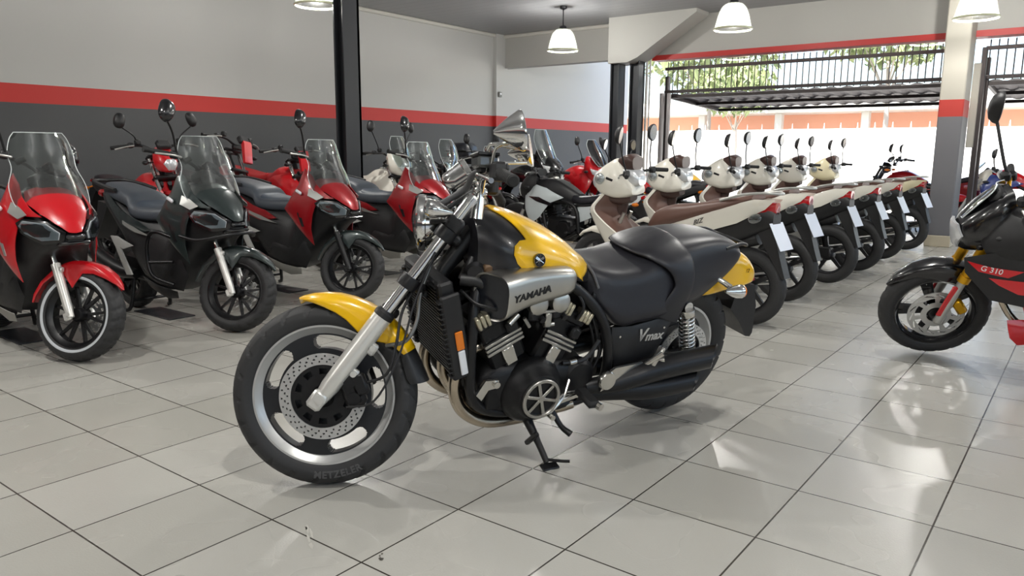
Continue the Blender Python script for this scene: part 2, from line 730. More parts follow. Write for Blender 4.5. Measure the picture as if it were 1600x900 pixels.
# ceiling edge moulding along the left wall
struct('trim_2', MB().box((XW + .03, (Y0 + 10.4) / 2, CZ - .03), (.06, 10.4 - Y0, .06), ch=.015), PLAIN)
struct('trim_3', MB().box(((XW - 4.66) / 2, YF - .045, CZ - .03), (XW * -1 - 4.66, .06, .06), ch=.015), PLAIN)

# worn smears and scuffs on the tiles
SMEAR = mat('dry_smear', (190, 188, 180), .55)
SCUFF = mat('dark_scuff', (92, 88, 82), .6)
fl = bpy.data.objects['floor']


def blot(name, x, y, ang, ln, wd, m, seed):
    rd = random.Random(seed)
    mb = MB()
    for k in range(5):
        u, v = rd.uniform(-.5, .5) * ln, rd.uniform(-.5, .5) * wd * .5
        l_, w_ = ln * rd.uniform(.1, .25), wd * rd.uniform(.12, .3)
        c, s_ = math.cos(ang), math.sin(ang)
        R = [(u + l_ * math.cos(t) * rd.uniform(.6, 1), v + w_ * math.sin(t) * rd.uniform(.5, 1)) for t in (2 * PI * j / 14 for j in range(14))]
        mb.add([(x + c * a - s_ * b, y + s_ * a + c * b, .0006) for a, b in R], [tuple(range(14))])
    o = obj(name, mb, m, fl)


blot('smear', .43, -.13, .55, .2, .05, SMEAR, 1)
blot('smear', .2, .0, 2.6, .16, .03, SMEAR, 2)
blot('scuff', .455, .055, 2.3, .05, .02, SCUFF, 3)
blot('smear', .71, 1.72, .3, .1, .06, SMEAR, 4)
blot('scuff', 1.28, 1.9, 2.4, .04, .015, SCUFF, 5)

# right-hand pillar between the two gate bays
PILM = stripe_mat('striped_pillar_paint', 1.685, 1.9, (168, 164, 153), (170, 50, 42), (104, 104, 108))
p = struct('pillar', MB().box((.405, 10.3, 1.69), (.285, .5, 3.38), ch=.012), PILM, label='square pillar with red band between the two gate openings')
struct('skirting', MB().box((.405, 10.3, .075), (.31, .53, .15), ch=.008), mat('skirting_tile', (196, 186, 164), .3), parent=p)


def steel_post(name, x, y, wx, wy, z1, label, f=.018):
    """channel section post: web and flanges, open towards -Y"""
    mb = MB().box((x, y + wy / 2 - f, z1 / 2), (wx, f * 2, z1), ch=.003)
    mb.box((x - wx / 2 + f * .6, y, z1 / 2), (f * 1.2, wy, z1), ch=.003).box((x + wx / 2 - f * .6, y, z1 / 2), (f * 1.2, wy, z1), ch=.003)
    mb.box((x, y - wy * .16, z1 / 2), (wx * .9, f, z1))
    mb.box((x, y, .012), (wx + .1, wy + .1, .024), ch=.004)
    return struct(name, mb, STLC, label=label)


steel_post('steel_column', -4.58, 4.345, .16, .23, CZ, 'dark grey steel column standing behind the red scooters, floor to ceiling')
steel_post('steel_column', -4.58, 10.2, .16, .22, 2.66, 'dark steel post under the beam, farther from the gate opening')
steel_post('steel_column', -4.28, 10.32, .17, .22, 2.72, 'dark steel post under the beam, at the edge of the gate opening')

# small sensor on the wall pilaster
s = thing('wall_sensor', 'small square sensor box high on the left wall near the corner', 'sensor', (XW + .08, YF - .2, 2.28))
obj('housing', MB().box((.018, 0, 0), (.035, .09, .1), ch=.01), mat('sensor_grey', (120, 120, 116), .5), s)
obj('lens', MB().box((.037, 0, .012), (.006, .05, .035), ch=.002), WLENS, s)

# ------------------------------------------------------------------ gates
GATE = mat('gate_steel', (66, 60, 60), .5, .4)
CORR = mat('gate_corrugated', (74, 64, 64), .55, .3)


def gate(x0, x1, label, n):
    """fixed bar grille over a tilted-up corrugated gate leaf"""
    g = thing('gate', label, 'gate', ((x0 + x1) / 2, 11.0, 0))
    w = x1 - x0
    mb = MB()
    for z in (2.62, 2.24):
        mb.box((0, 0, z), (w, .05, .05), ch=.004)
    obj('rail', mb, GATE, g)
    for i in range(n):
        x = -w / 2 + w * (i + .5) / n
        b = MB().rod((x, 0, 2.2), (x, 0, 2.71), .0085, 8)
        b.tube([(x, 0, 2.71), (x, 0, 2.74)], [.012, .002], 8)
        obj('bar', b, GATE, g)
    for i in range(2):
        x = (-w / 2 + .03) * (1 - 2 * i)
        obj('post', MB().box((x, .04, 1.25), (.07, .07, 2.5), ch=.005), GATE, g)
    # leaf lying overhead: corrugated sheet on a frame, a bit lower at its outer end
    M = Matrix.Translation((0, .08, 2.19)) @ Matrix.Rotation(rad(-3.2), 4, 'X')
    lf = MB()
    pr = []
    ln = 2.15
    k = int(w / .06)
    for side in (0, 1):
        row = [(-w / 2 + .05 + (w - .1) * i / k, (.022 if i % 4 in (1, 2) else 0) + side * .004) for i in range(k + 1)]
        pr += row if not side else row[::-1]
    lf.loft([[(x, 0, z) for x, z in pr], [(x, ln, z) for x, z in pr]])
    obj('leaf_sheet', lf.xf(M), CORR, g, 20)
    fr = MB()
    for y in (0, ln * .5, ln):
        fr.box((0, y, -.03), (w - .1, .05, .05), ch=.004)
    for x in (-w / 2 + .06, w / 2 - .06):
        fr.box((x, ln / 2, -.03), (.05, ln, .05), ch=.004)
    obj('leaf_frame', fr.xf(M), GATE, g)
    return g


gate(-4.1, .24, 'wide steel gate tilted up overhead under a bar grille, between steel post and pillar', 46)
gate(.62, 5.6, 'second tilted-up steel gate under a bar grille, beyond the pillar', 52)
# pipes and guide rails by the gate jamb
t = thing('gate_guide', 'bundle of pale pipes and guide rails at the left jamb of the gate', 'guide rail', (-4.12, 10.75, 0))
obj('conduit', MB().rod((-.06, -.28, 0), (-.06, -.28, 2.74), .02), mat('white_pvc', (214, 212, 208), .4), t)
obj('conduit', MB().rod((0, -.28, 0), (0, -.28, 2.74), .014), mat('white_pvc', (214, 212, 208), .4), t)
obj('guide_rail', MB().box((.1, 0, 1.1), (.06, .08, 2.2), ch=.006).box((.2, .05, 1.1), (.05, .06, 2.2), ch=.006), mat('galvanised', (150, 146, 146), .45, .5), t)
t = thing('counterweight_box', 'pale box on the gate post just right of the pillar', 'counterweight box', (.6, 10.75, 0))
obj('post', MB().box((.04, 0, 1.3), (.06, .1, 2.6), ch=.005), GATE, t)
obj('box', MB().box((-.02, -.02, 1.85), (.09, .14, 1.1), ch=.008), mat('grey_box_paint', (176, 172, 162), .5), t)

# ------------------------------------------------------------------ pendant lamps
SHADE = bpy.data.materials.new('ribbed_acrylic_shade')
SHADE.use_nodes = True
_nt = SHADE.node_tree
_o = _nt.nodes['Material Output']
_nt.nodes.remove(_nt.nodes['Principled BSDF'])
_a = _nt.nodes.new('ShaderNodeBsdfTranslucent')
_a.inputs[0].default_value = (.36, .39, .33, 1)
_b = _nt.nodes.new('ShaderNodeBsdfTransparent')
_c = _nt.nodes.new('ShaderNodeBsdfGlossy')
_c.inputs['Roughness'].default_value = .15
_m1 = _nt.nodes.new('ShaderNodeMixShader')
_m1.inputs[0].default_value = .86
_m2 = _nt.nodes.new('ShaderNodeMixShader')
_m2.inputs[0].default_value = .1
for a_, b_ in ((_a.outputs[0], _m1.inputs[1]), (_b.outputs[0], _m1.inputs[2]), (_m1.outputs[0], _m2.inputs[1]), (_c.outputs[0], _m2.inputs[2]), (_m2.outputs[0], _o.inputs[0])):
    _nt.links.new(a_, b_)
RIMM = mat('pale_acrylic_rim', (236, 240, 206), .3, 0, .5)
BULB = mat('lit_bulb', (255, 250, 235), .5, emit=4)


def make_lamp():
    t = thing('pendant_lamp', '', 'lamp')
    obj('ceiling_rose', MB().lathe([(.001, 0), (.055, 0), (.05, -.03), (.012, -.045)], (0, 0, CZ), (0, 0, 1), 24), DKM, t)
    obj('rod', MB().rod((0, 0, CZ - .03), (0, 0, 3.09), .009), DKM, t)
    obj('socket', MB().lathe([(.012, .07), (.05, .055), (.058, .02), (.075, .01), (.075, -.01), (.001, -.01)], (0, 0, 3.04), (0, 0, 1), 24), DKM, t)
    out = [(.07, .31), (.105, .3), (.15, .255), (.186, .17), (.21, .07), (.226, .012), (.238, .0), (.238, -.012), (.224, -.008)]
    inn = [(.216, .015), (.202, .07), (.178, .166), (.143, .248), (.1, .292), (.07, .302)]
    sh = MB()
    pr = cat(out[:6], 3) + out[6:] + inn
    nn = 96
    R = []
    for j in range(nn):
        a = 2 * PI * j / nn
        k = 1 + .006 * (j % 2)
        R.append([(r * k * math.cos(a), r * k * math.sin(a), 2.745 + h) for r, h in pr])
    sh.loft(R, False, True)
    obj('shade', sh, SHADE, t, 60)
    obj('shade_rim', MB().lathe([(.222, -.006), (.232, -.014), (.243, -.008), (.243, .004), (.236, .01), (.226, .004)], (0, 0, 2.745), (0, 0, 1), 64, True), RIMM, t, 60)
    obj('bulb', MB().ell((0, 0, 2.93), (.05, .05, .075)), BULB, t)
    return t


LAMPS = [(-4.74, 8.77, 'pendant lamp with ribbed clear shade hanging left of the haunched beam'),
         (-1.86, 8.3, 'pendant lamp with ribbed clear shade hanging before the lintel, right of the haunched beam'),
         (.70, 9.1, 'pendant lamp with ribbed clear shade hanging just before the pillar'),
         (-4.9, 4.22, 'pendant lamp by the dark steel column, only its rim showing at the top edge'),
         (-3.1, 11.6, 'pendant lamp outside behind the lintel, only its rim showing over the bar grille', .05),
         (-.2, 11.6, 'pendant lamp outside behind the lintel, its rim showing close to the pillar', .07),
         (3.9, 8.7, None), (-1.86, 3.6, None), (1.0, 3.6, None), (3.9, 4.2, None), (-4.8, -.3, None), (-1.86, -.3, None), (1.0, -.3, None), (3.9, -.3, None),
         (-1.86, -4.4, None), (2.4, -4.4, None)]
lamp0 = None
for x, y, lb, *dz in LAMPS:
    dz = dz[0] if dz else 0
    lb = lb or 'pendant lamp with ribbed clear shade over the room behind the camera'
    if lamp0 is None:
        lamp0 = make_lamp()
        lamp0['label'] = lb
        lamp0['group'] = 'pendant lamps'
        lamp0.location = (x, y, 0)
    else:
        dup(lamp0, lb, (x, y, dz), 0, group='pendant lamps')
    ld = bpy.data.lights.new('lamp_light', 'POINT')
    ld.energy = LAMPW = 92
    ld.color = (1, .975, .93)
    ld.shadow_soft_size = .05
    lo = bpy.data.objects.new('lamp_light', ld)
    lo.location = (x, y, 2.8 + dz)
    COL.objects.link(lo)

# ------------------------------------------------------------------ outside
PAVE = mat('pale_concrete', (186, 184, 178), .8, noise=.12, nscale=3)
struct('ground_outside', MB().box((2, 36.55, -.06), (110, 50, .1)), PAVE)
struct('ground_side', MB().box((24.2, 2, -.12), (31, 20, .1)), PAVE)
wl = struct('wall_street', MB().box((-6, 27, 1.05), (70, .2, 2.1)), mat('white_wall', (226, 226, 222), .8), label='white garden wall across the street')
for i in range(60):
    x = -24 + i * .55
    obj('spike', MB().rod((x, 27, 2.1), (x, 27, 2.3), .025, 6, .006), mat('white_wall', (0, 0, 0)), wl)
hs = thing('house', 'orange-walled house with white pillars behind the white street wall', 'house', (-10, 34, 0))
obj('wall', MB().box((-1, 1, 1.5), (34, .3, 3.0)), mat('orange_wall', (232, 172, 146), .8), hs)
obj('roof', MB().box((-1, .5, 3.3), (36, 3.4, .6)), mat('eaves_white', (214, 212, 206), .7), hs)
for i in range(9):
    obj('pillar', MB().box((-14 + i * 3.6, -.5, 1.5), (.32, .32, 3.0), ch=.02), mat('eaves_white', (0, 0, 0)), hs)
LEAF = mat('leaf_green', (138, 150, 104), .7, noise=.4, nscale=3)
BARK = mat('bark', (170, 160, 148), .9)


def tree(x, y, h, r, label, seed, n=420, trunk=.12, sz=.3):
    rd = random.Random(seed)
    t = thing('tree', label, 'tree', (x, y, 0), group='trees across the street')
    mb = MB().tube([(0, 0, 0), (.1, 0, h * .35), (-.05, .1, h * .7)], [trunk, trunk * .75, trunk * .4], 8, 3)
    for k in range(5):
        a = k * 1.3
        mb.tube([(0, 0, h * .45), (math.cos(a) * r * .5, math.sin(a) * r * .5, h * .75)], [trunk * .4, trunk * .12], 6)
    obj('trunk', mb, BARK, t)
    lf = MB()
    for k in range(n):
        a, b, q = rd.uniform(0, 2 * PI), rd.uniform(-1, 1), rd.uniform(.35, 1) ** .6
        c = V((math.cos(a) * math.sqrt(1 - b * b) * r * q, math.sin(a) * math.sqrt(1 - b * b) * r * q, h * .78 + b * r * .6 * q))
        M = Matrix.Rotation(rd.uniform(0, 6), 3, 'Z') @ Matrix.Rotation(rd.uniform(0, 3), 3, 'X')
        w = sz * rd.uniform(.5, 1.2)
        lf.add([c + M @ V(p) * w for p in ((0, -1, 0), (.45, 0, .08), (0, 1, 0), (-.45, 0, .08))], [(0, 1, 2), (0, 2, 3)])
    obj('foliage', lf, LEAF, t, 10)
    return t


tree(-8.4, 25.2, 4.4, 1.5, 'round leafy tree seen through the middle of the gate opening', 3, 900, .05, .2)
tree(-16.3, 26, 3.6, 1.0, 'small sparse tree at the left of the gate opening', 4, 260, .05, .2)
tree(-11.5, 30, 7.2, 3.2, 'tall spreading tree whose crown shows through the middle of the bar grille', 5, 1500, .12, .28)
tree(-4.6, 30, 7.4, 2.4, 'tall tree whose crown shows through the bar grille toward the pillar', 6, 900, .12, .28)
tree(3.4, 21, 4.6, 2.4, 'broad pale green tree beyond the gate bay right of the pillar', 7, 700, .16, .34)

# ------------------------------------------------------------------ the yellow muscle bike
def build_vmax():
    t = thing('motorcycle', 'yellow and black muscle motorcycle with silver side scoops, alone in the foreground on its kickstand', 'motorcycle',
              (.469, 1.799, .006), (-.2, 0, rad(247.5)))
    WB, RF, RR = 1.59, .3275, .3255
    S = steer_m(WB, RF, 34, .0547, -33)
    FC = (WB, 0, RF)

    def O(name, mb, m, par=None, sharp=38, st=False, label=None):
        return obj(name, mb.xf(S) if st else mb, m, par or t, sharp, label)

    # ---- wheels
    def groove(th, y):
        a = th * 22 + abs(y) * 5.5 + (PI if y > 0 else 0)
        return .009 if .1 < abs(y) < .99 and (a % (2 * PI)) < 1.15 else 0

    def vwheel(name, c, R, w, rb, st, slot_r):
        r = O(name, rim_mb(c, rb, w * .78, .024, 96), mat('wheel_silver', (204, 204, 202), .32, .6), None, 30, st, 'wheel with silver rim and black slotted web')
        ty = O('tyre', tyre_mb(c, R, w, rb - .004, groove, 440), RUB, r, 50, st)
        web = MB().polar(c, .045, rb - .026, -.026, .026, slots(5, .49, .40, *slot_r), 44, 400)
        web.polar(c, slot_r[0] - .03, slot_r[0] - .012, -.03, .03, lambda a, b: True, 2, 90)
        O('wheel_web', web, GUNB, r, 40, st)
        O('hub', MB().lathe([(.001, -w * .5), (.03, -w * .5), (.05, -.03), (.055, .03), (.03, w * .5), (.001, w * .5)], c, (0, 1, 0), 32), BLKM, r, 40, st)
        return r, ty
    GUNB = mat('wheel_black', (30, 32, 36), .42, .2, .2)
    r, ty = vwheel('front_wheel', FC, RF, .118, .247, True, (.163, .213))
    # lettering on the tyre wall
    tx = MB().text('METZELER', .034, lambda a, b, h: (FC[0] + (.284 - b) * math.cos(-1.76 - a / .284), .0594 + h - 9 * b * b, FC[2] + (.284 - b) * math.sin(-1.76 - a / .284)), .001, 0, .0012, 1.12)
    O('tyre_lettering', tx, RUBL, r, 30, True)
    for sg in (1, -1):
        d = MB().polar((FC[0], sg * .066, FC[2]), .112, .152, -.0025, .0025, disc_keep(.112, .152, 30), 20, 300)
        O('brake_disc', d, DISC, r, 30, True)

        def ck(r_, a):
            q = (a * 10 / (2 * PI)) % 1
            return not (.078 < r_ < .1 and .25 < q < .75)
        O('disc_carrier', MB().polar((FC[0], sg * .06, FC[2]), .04, .116, -.004, .004, ck, 18, 200), BLKM, r, 30, True)
    O('valve', MB().rod((FC[0] + .06, .0, FC[2] + .222), (FC[0] + .056, .022, FC[2] + .195), .004), BLKP, r, 30, True)
    r, _ = vwheel('rear_wheel', (0, 0, RR), RR, .152, .205, False, (.12, .17))
    O('brake_disc', MB().polar((0, .1, RR), .1, .14, -.0025, .0025, disc_keep(.1, .14, 30), 14, 200), DISC, r, 30)

    # ---- fork, in the steered frame: axis from the axle up to the cap
    A, B = V((WB, 0, RF)), V((1.075, 0, 1.03))
    u = (B - A).normalized()
    L = (B - A).length
    for sg in (1, -1):
        o = V((0, .1 * sg, 0))
        f = MB()
        f.tube([A + o - u * .02, A + o + u * .05, A + o + u * .12, A + o + u * .36], [.022, .033, .0345, .035], 24)
        f.box(A + o + V((.01, .012 * sg, -.004)), (.055, .04, .07), rot('Y', -36), ch=.01)
        f.rod(A + o + V((0, .02 * sg, 0)), A + o + V((0, .036 * sg, 0)), .017, 6)
        for k, q in ((.13, .024), (.24, .026)):
            p_ = A + o + u * k + V((-.03, .004 * sg, -.018))
            f.box(p_, (.04, .022, .045), rot('Y', -36), ch=.006)
            f.rod(p_ + V((-.006, .012 * sg, 0)), p_ + V((-.006, .02 * sg, 0)), .011, 10)
        fk = O('fork_leg', f, SILV2, None, 38, True)
        O('fork_tube', MB().rod(A + o + u * .34, A + o + u * L, .0215, 28), CHR, fk, 38, True)
        O('fork_seal', MB().lathe([(.03, 0), (.0365, .004), (.0365, .022), (.028, .032)], A + o + u * .35, u, 28), BLKP, fk, 38, True)
        O('fork_cap', MB().lathe([(.001, .03), (.016, .03), (.022, .022), (.024, .0), (.022, -.01)], A + o + u * (L - .02), u, 6), CHR, fk, 20, True)
    R36 = rot('Y', -36)
    tc = MB()
    for k in (.58, .82):
        p_ = A + u * (L * k)
        for sg in (1, -1):
            tc.lathe([(.0216, -.022), (.036, -.022), (.038, 0), (.036, .022), (.0216, .022)], p_ + V((0, .1 * sg, 0)), u, 24)
        tc.box(p_ + V((-.025, 0, -.012)), (.07, .19, .04), R36, ch=.012)
    tc.rod(A + u * L * .55 + V((-.06, 0, -.03)), A + u * L * .9 + V((-.06, 0, -.03)), .03, 16)
    O('triple_clamp', tc, BLKM, None, 38, True)
    O('steering_head', MB().rod((1.07, 0, .72), (.98, 0, .95), .036, 20).box((1.0, 0, .83), (.12, .08, .16), R36, ch=.02), BLKM)

    # ---- front fender: arc sections about the axle
    def fsec(deg, rc, rs, ws, th=.004):
        a = rad(deg)
        pr = cat([(rc, 0), (rc - .004, ws * .5), (rc - .02, ws * .86), ((rc + rs) / 2 - .006, ws * 1.0), (rs, ws * .99)], 3)
        pi = [(r_ - th, max(0, y - th)) for r_, y in pr]
        ring = pr + pi[::-1] + [(r_, -y) for r_, y in pi[1:]] + [(r_, -y) for r_, y in pr[:0:-1]]
        return [(WB + r_ * math.cos(a), y, RF + r_ * math.sin(a)) for r_, y in ring]
    arc = [(74, .357, .352, .004), (77, .361, .346, .032), (83, .364, .335, .056), (90, .366, .318, .066), (98, .367, .302, .07), (106, .366, .286, .072),
           (114, .365, .268, .073), (122, .364, .256, .074), (130, .363, .262, .073), (138, .362, .29, .072), (146, .361, .31, .07), (152, .36, .318, .068)]
    fd = O('front_fender', MB().loft([fsec(*q) for q in arc], True), YEL, None, 40, True)
    O('fender_flap', MB().loft([fsec(*q) for q in [(150, .358, .31, .066), (160, .36, .3, .068), (168, .366, .3, .068), (172, .372, .31, .066)]], True), BLKP, fd, 40, True)

    # ---- calipers and hoses
    for sg in (1, -1):
        c = A + V((-.105, .082 * sg, .03))
        cm = MB().box(c, (.075, .05, .13), rot('Y', 20), ch=.014).box(c + V((-.03, .02 * sg, .02)), (.05, .03, .08), rot('Y', 20), ch=.01)
        cm.rod(c + V((.005, .01 * sg, .03)), c + V((.005, .034 * sg, .03)), .022, 18).rod(c + V((-.01, .01 * sg, -.03)), c + V((-.01, .034 * sg, -.03)), .022, 18)
        cm.box(c + V((.04, 0, .07)), (.03, .02, .06), rot('Y', -30), ch=.006)
        O('brake_caliper', cm, BLKM, None, 38, True)
    hs = MB().tube([(1.44, .1, .38), (1.36, .135, .42), (1.33, .13, .52), (1.31, .1, .64), (1.24, .08, .76), (1.16, .09, .9)], .0055, 8, 6)
    hs.tube([(1.5, .12, .3), (1.4, .15, .33), (1.32, .14, .48), (1.27, .12, .66), (1.2, .12, .84)], .004, 8, 6)
    O('brake_hose', hs, BLKP, None, 38, True)
    O('steel_hose', MB().tube([(1.37, .08, .51), (1.3, .1, .53), (1.262, .09, .6), (1.25, .08, .7), (1.2, .06, .85)], .0075, 10, 6), mat('steel_braid', (120, 120, 118), .4, .8), None, 38, True)

    # ---- headlamp
    HC = V((1.235, 0, .945))
    hl = O('headlamp', MB().lathe([(.001, -.085), (.03, -.082), (.06, -.07), (.082, -.04), (.09, 0), (.092, .012)], HC, (1, 0, 0), 40), CHR, None, 40, True)
    O('headlamp_ring', MB().lathe([(.086, .0), (.1, .004), (.103, .016), (.1, .03), (.09, .036), (.084, .03)], HC, (1, 0, 0), 48, True), CHR, hl, 40, True)
    O('headlamp_reflector', MB().lathe([(.084, .02), (.06, -.02), (.02, -.05), (.001, -.052)], HC, (1, 0, 0), 40), LENS, hl, 40, True)
    O('headlamp_lens', MB().lathe([(.088, .024), (.07, .038), (.04, .05), (.001, .055)], HC, (1, 0, 0), 40), HGL, hl, 40, True)
    for sg in (1, -1):
        lb = MB()
        lb.rod(HC + V((-.02, .088 * sg, 0)), HC + V((-.09, .1 * sg, .0)), .011, 10).box(HC + V((-.1, .1 * sg, -.01)), (.06, .05, .06), R36, ch=.01)
        O('headlamp_bracket', lb, BLKM, None, 38, True)
    for sg in (1, -1):
        c = V((1.2, .165 * sg, .985))
        sg_ = O('turn_signal', MB().lathe([(.001, -.062), (.006, -.06), (.018, -.035), (.028, -.005), (.031, .016), (.03, .02)], c, (1, 0, .2), 24), CHR, None, 40, True)
        O('signal_lens', MB().lathe([(.03, .018), (.027, .03), (.014, .038), (.001, .04)], c, (1, 0, .2), 24), HGL, sg_, 40, True)
        O('signal_stalk', MB().rod(c, c + V((-.03, -.07 * sg, -.015)), .011, 10), CHR, sg_, 40, True)

    # ---- instrument, bars, controls
    IC, ID = V((1.125, 0, 1.1)), V((-.82, 0, .5)).normalized()
    ins = O('speedometer', MB().lathe([(.001, -.052), (.036, -.05), (.046, -.04), (.05, -.015), (.056, .03), (.057, .034)], IC, ID, 36), CHR, None, 40, True)
    O('speedometer_rim', MB().lathe([(.055, .03), (.061, .034), (.061, .05), (.052, .054), (.05, .046)], IC, ID, 36, True), CHR, ins, 40, True)
    O('dial', MB().lathe([(.052, .044), (.001, .044)], IC, ID, 36), BLKG, ins, 40, True)
    bp = [(.955, .45, 1.06), (.975, .36, 1.085), (1.005, .27, 1.105), (1.035, .17, 1.1), (1.045, .1, 1.06), (1.045, 0, 1.05)]
    bp = bp + [(x, -y, z) for x, y, z in bp[-2::-1]]
    hb = O('handlebar', MB().tube(bp, .0115, 14, 5), CHR, None, 40, True)
    ri = MB()
    for sg in (1, -1):
        ri.tube([(1.06, .055 * sg, .96), (1.05, .055 * sg, 1.06)], [.024, .019], 14).box((1.047, .055 * sg, 1.055), (.045, .035, .04), R36, ch=.008)
    O('handlebar_riser', ri, CHR, hb, 40, True)
    for sg in (1, -1):
        d = (V((.95, .46, 1.055)) - V((.985, .32, 1.093)))
        p0 = V((.985, .32, 1.093))
        fl = lambda v: V((v.x, v.y * sg, v.z))
        g = MB()
        prof = [(.012, 0), (.02, .002), (.02, .008)]
        for k in range(9):
            prof += [(.0185, .01 + k * .0125), (.0185, .019 + k * .0125), (.017, .0195 + k * .0125), (.017, .022 + k * .0125)]
        prof += [(.019, .126), (.02, .13), (.02, .138), (.015, .142), (.001, .142)]
        g.lathe(prof, fl(p0), fl(d.normalized()), 28)
        O('grip', g, GRIP, hb, 30, True)
        q = fl(p0 - d.normalized() * .035)
        O('switch_box', MB().box(q, (.05, .06, .062), rot('Z', 14 * sg), ch=.01).box(q + V((-.02, .006 * sg, .014)), (.03, .03, .024), None, ch=.006), BLKP, hb, 30, True)
        O('switch_button', MB().box(q + V((-.028, .0, -.004)), (.012, .018, .01), None, ch=.002), RED if sg < 0 else AMB, hb, 30, True)
        q = fl(V((1.035, .235, 1.125)))
        O('reservoir', MB().box(q + V((0, 0, .012)), (.075, .075, .04), rot('Z', 20 * sg), ch=.008), mat('smoked_reservoir', (70, 72, 72), .15, 0, .5), hb, 30, True)
        O('reservoir_lid', MB().box(q + V((0, 0, .036)), (.08, .08, .012), rot('Z', 20 * sg), ch=.004), BLKM, hb, 30, True)
        O('lever', MB().tube([fl(V((1.045, .23, 1.1))), fl(V((1.06, .3, 1.09))), fl(V((1.035, .4, 1.07))), fl(V((1.02, .47, 1.055)))], [.009, .008, .007, .0085], 10, 4), CHR, hb, 40, True)
        # mirror: conical chrome back, oval glass facing rearwards
        mc = V((.94, .34, 1.225)) if sg > 0 else V((.86, -.33, 1.255))
        Rm = rot('Z', 12 * sg) @ rot('Y', 8)
        rings = []
        for k, (sx, ry, rz) in enumerate([(.075, .004, .006), (.062, .01, .016), (.025, .03, .042), (-.004, .043, .06), (-.014, .048, .066), (-.02, .048, .066), (-.018, .043, .06)]):
            rings.append([mc + Rm @ V((sx, ry * math.cos(a), rz * math.sin(a) + (.002 if k < 3 else 0))) for a in (2 * PI * j / 36 for j in range(36))])
        mi = O('mirror', MB().loft(rings), CHR, None, 40, True)
        O('mirror_glass', MB().loft([[mc + Rm @ V((x_, .043 * math.cos(a), .06 * math.sin(a))) for a in (2 * PI * j / 36 for j in range(36))] for x_ in (-.0185, -.0205)]), ALUB, mi, 40, True)
        ms = MB().tube([fl(V((1.03, .245, 1.13))), fl(V((1.02, .275, 1.19))), mc + Rm @ V((.0, -.02 * sg, -.05))], .007, 10, 3)
        ms.tube([fl(V((1.015, .265, 1.12))), fl(V((1.0, .3, 1.18))), mc + Rm @ V((.01, .02 * sg, -.035))], .006, 10, 3)
        O('mirror_stalk', ms, CHR, mi, 40, True)
    O('wiring_sheath', MB().tube([(1.2, .07, 1.0), (1.14, .085, 1.035), (1.095, .12, 1.065), (1.075, .18, 1.1), (1.04, .23, 1.115)], .0115, 10, 5)
      .tube([(1.17, -.06, 1.0), (1.1, -.1, 1.05), (1.05, -.2, 1.1)], .009, 10, 4), mat('wiring_grey', (78, 78, 80), .5), hb, 40, True)

    # ---- tank cover: one girth surface, yellow and black pieces on it
    TS = [(.5, 0.782, 0.700, .05), (.56, 0.797, 0.720, .10), (.62, 0.824, 0.735, .15), (.70, 0.882, 0.760, .188), (.78, 0.930, 0.790, .205), (.86, 0.966, 0.805, .212), (.93, 0.990, 0.805, .212),
          (1.0, 1.004, 0.810, .2), (1.06, 1.012, 0.820, .165), (1.12, 1.002, 0.840, .12)]

    def tsec(x):
        i = max(0, min(len(TS) - 2, next((k for k in range(len(TS) - 1) if x < TS[k + 1][0]), len(TS) - 2)))
        pts = [TS[max(i - 1, 0)], TS[i], TS[i + 1], TS[min(i + 2, len(TS) - 1)]]
        tt = (x - TS[i][0]) / (TS[i + 1][0] - TS[i][0])
        a, b, c, d = pts
        return [.5 * (2 * b[k] + (c[k] - a[k]) * tt + (2 * a[k] - 5 * b[k] + 4 * c[k] - d[k]) * tt * tt + (3 * b[k] - a[k] - 3 * c[k] + d[k]) * tt ** 3) for k in range(1, 4)]

    def tank(x, s, o=0.):
        """s 0 top centre .. 1 lower edge; negative = right side"""
        zt, zb, wd = tsec(x)
        a = abs(s) * PI * .56
        y = (wd + o) * math.sin(min(a, PI / 2)) ** .8 if a < PI / 2 else (wd + o) * (1 - .5 * (a - PI / 2) ** 2)
        h = zt - zb + o
        z = zb + h * (abs(math.cos(a)) ** .9 * (1 if a < PI / 2 else -1) * (.92 if a < PI / 2 else .6) + .08)
        return (x, math.copysign(y, s), z)

    def s_at(x, z):
        lo, hi = 0., 1.
        for _ in range(30):
            m = (lo + hi) / 2
            if tank(x, m)[2] > z:
                lo = m
            else:
                hi = m
        return lo
    core = MB()
    R = []
    for i in range(40):
        x = .53 + (1.1 - .53) * i / 39
        R.append([tank(x, -1 + 2 * j / 40, -.012) for j in range(41)])
    core.loft(R)
    tk = O('tank_cover', core, VINB, None, 45, label='black front part of the tank cover')
    half = [(0.977, 1.000), (0.937, 0.932), (0.967, 0.930), (0.990, 0.912), (0.995, 0.882), (0.982, 0.850), (0.960, 0.828), (0.915, 0.810), (0.862, 0.812), (0.818, 0.816), (0.782, 0.816), (0.750, 0.810), (0.727, 0.798), (0.704, 0.778), (0.680, 0.757), (0.652, 0.766), (0.632, 0.777), (0.610, 0.788)]
    op = [(1.0, 0.0)] + [(x, s_at(x, z)) for x, z in half[1:]] + [(.604, .5), (.597, .25), (.595, 0.0)]
    op = [op[0], (.975, .22)] + op[1:]
    full = op + [(x, -s) for x, s in op[-2:0:-1]]
    sc_ = .28
    pn = MB().panel([(x, s * sc_) for x, s in full], lambda a, b: tank(a, b / sc_), .01, .014, 1, .006, .012, (0, 0, 1))
    # normals on the flanks: hint upwards fails below the widest line, so push by position instead
    O('tank_shell', pn, YEL, tk, 50)
    # emblem: dark disc, ring and three crossed forks
    ex, ez, er = .901, .862, .024
    s0 = s_at(ex, ez)
    P0 = V(tank(ex, s0))
    du = (V(tank(ex + .01, s0)) - V(tank(ex - .01, s0))).normalized()
    dn = du.cross(V(tank(ex, s0 - .02)) - P0).normalized()
    if dn.y < 0:
        dn = -dn
    dv = dn.cross(du)
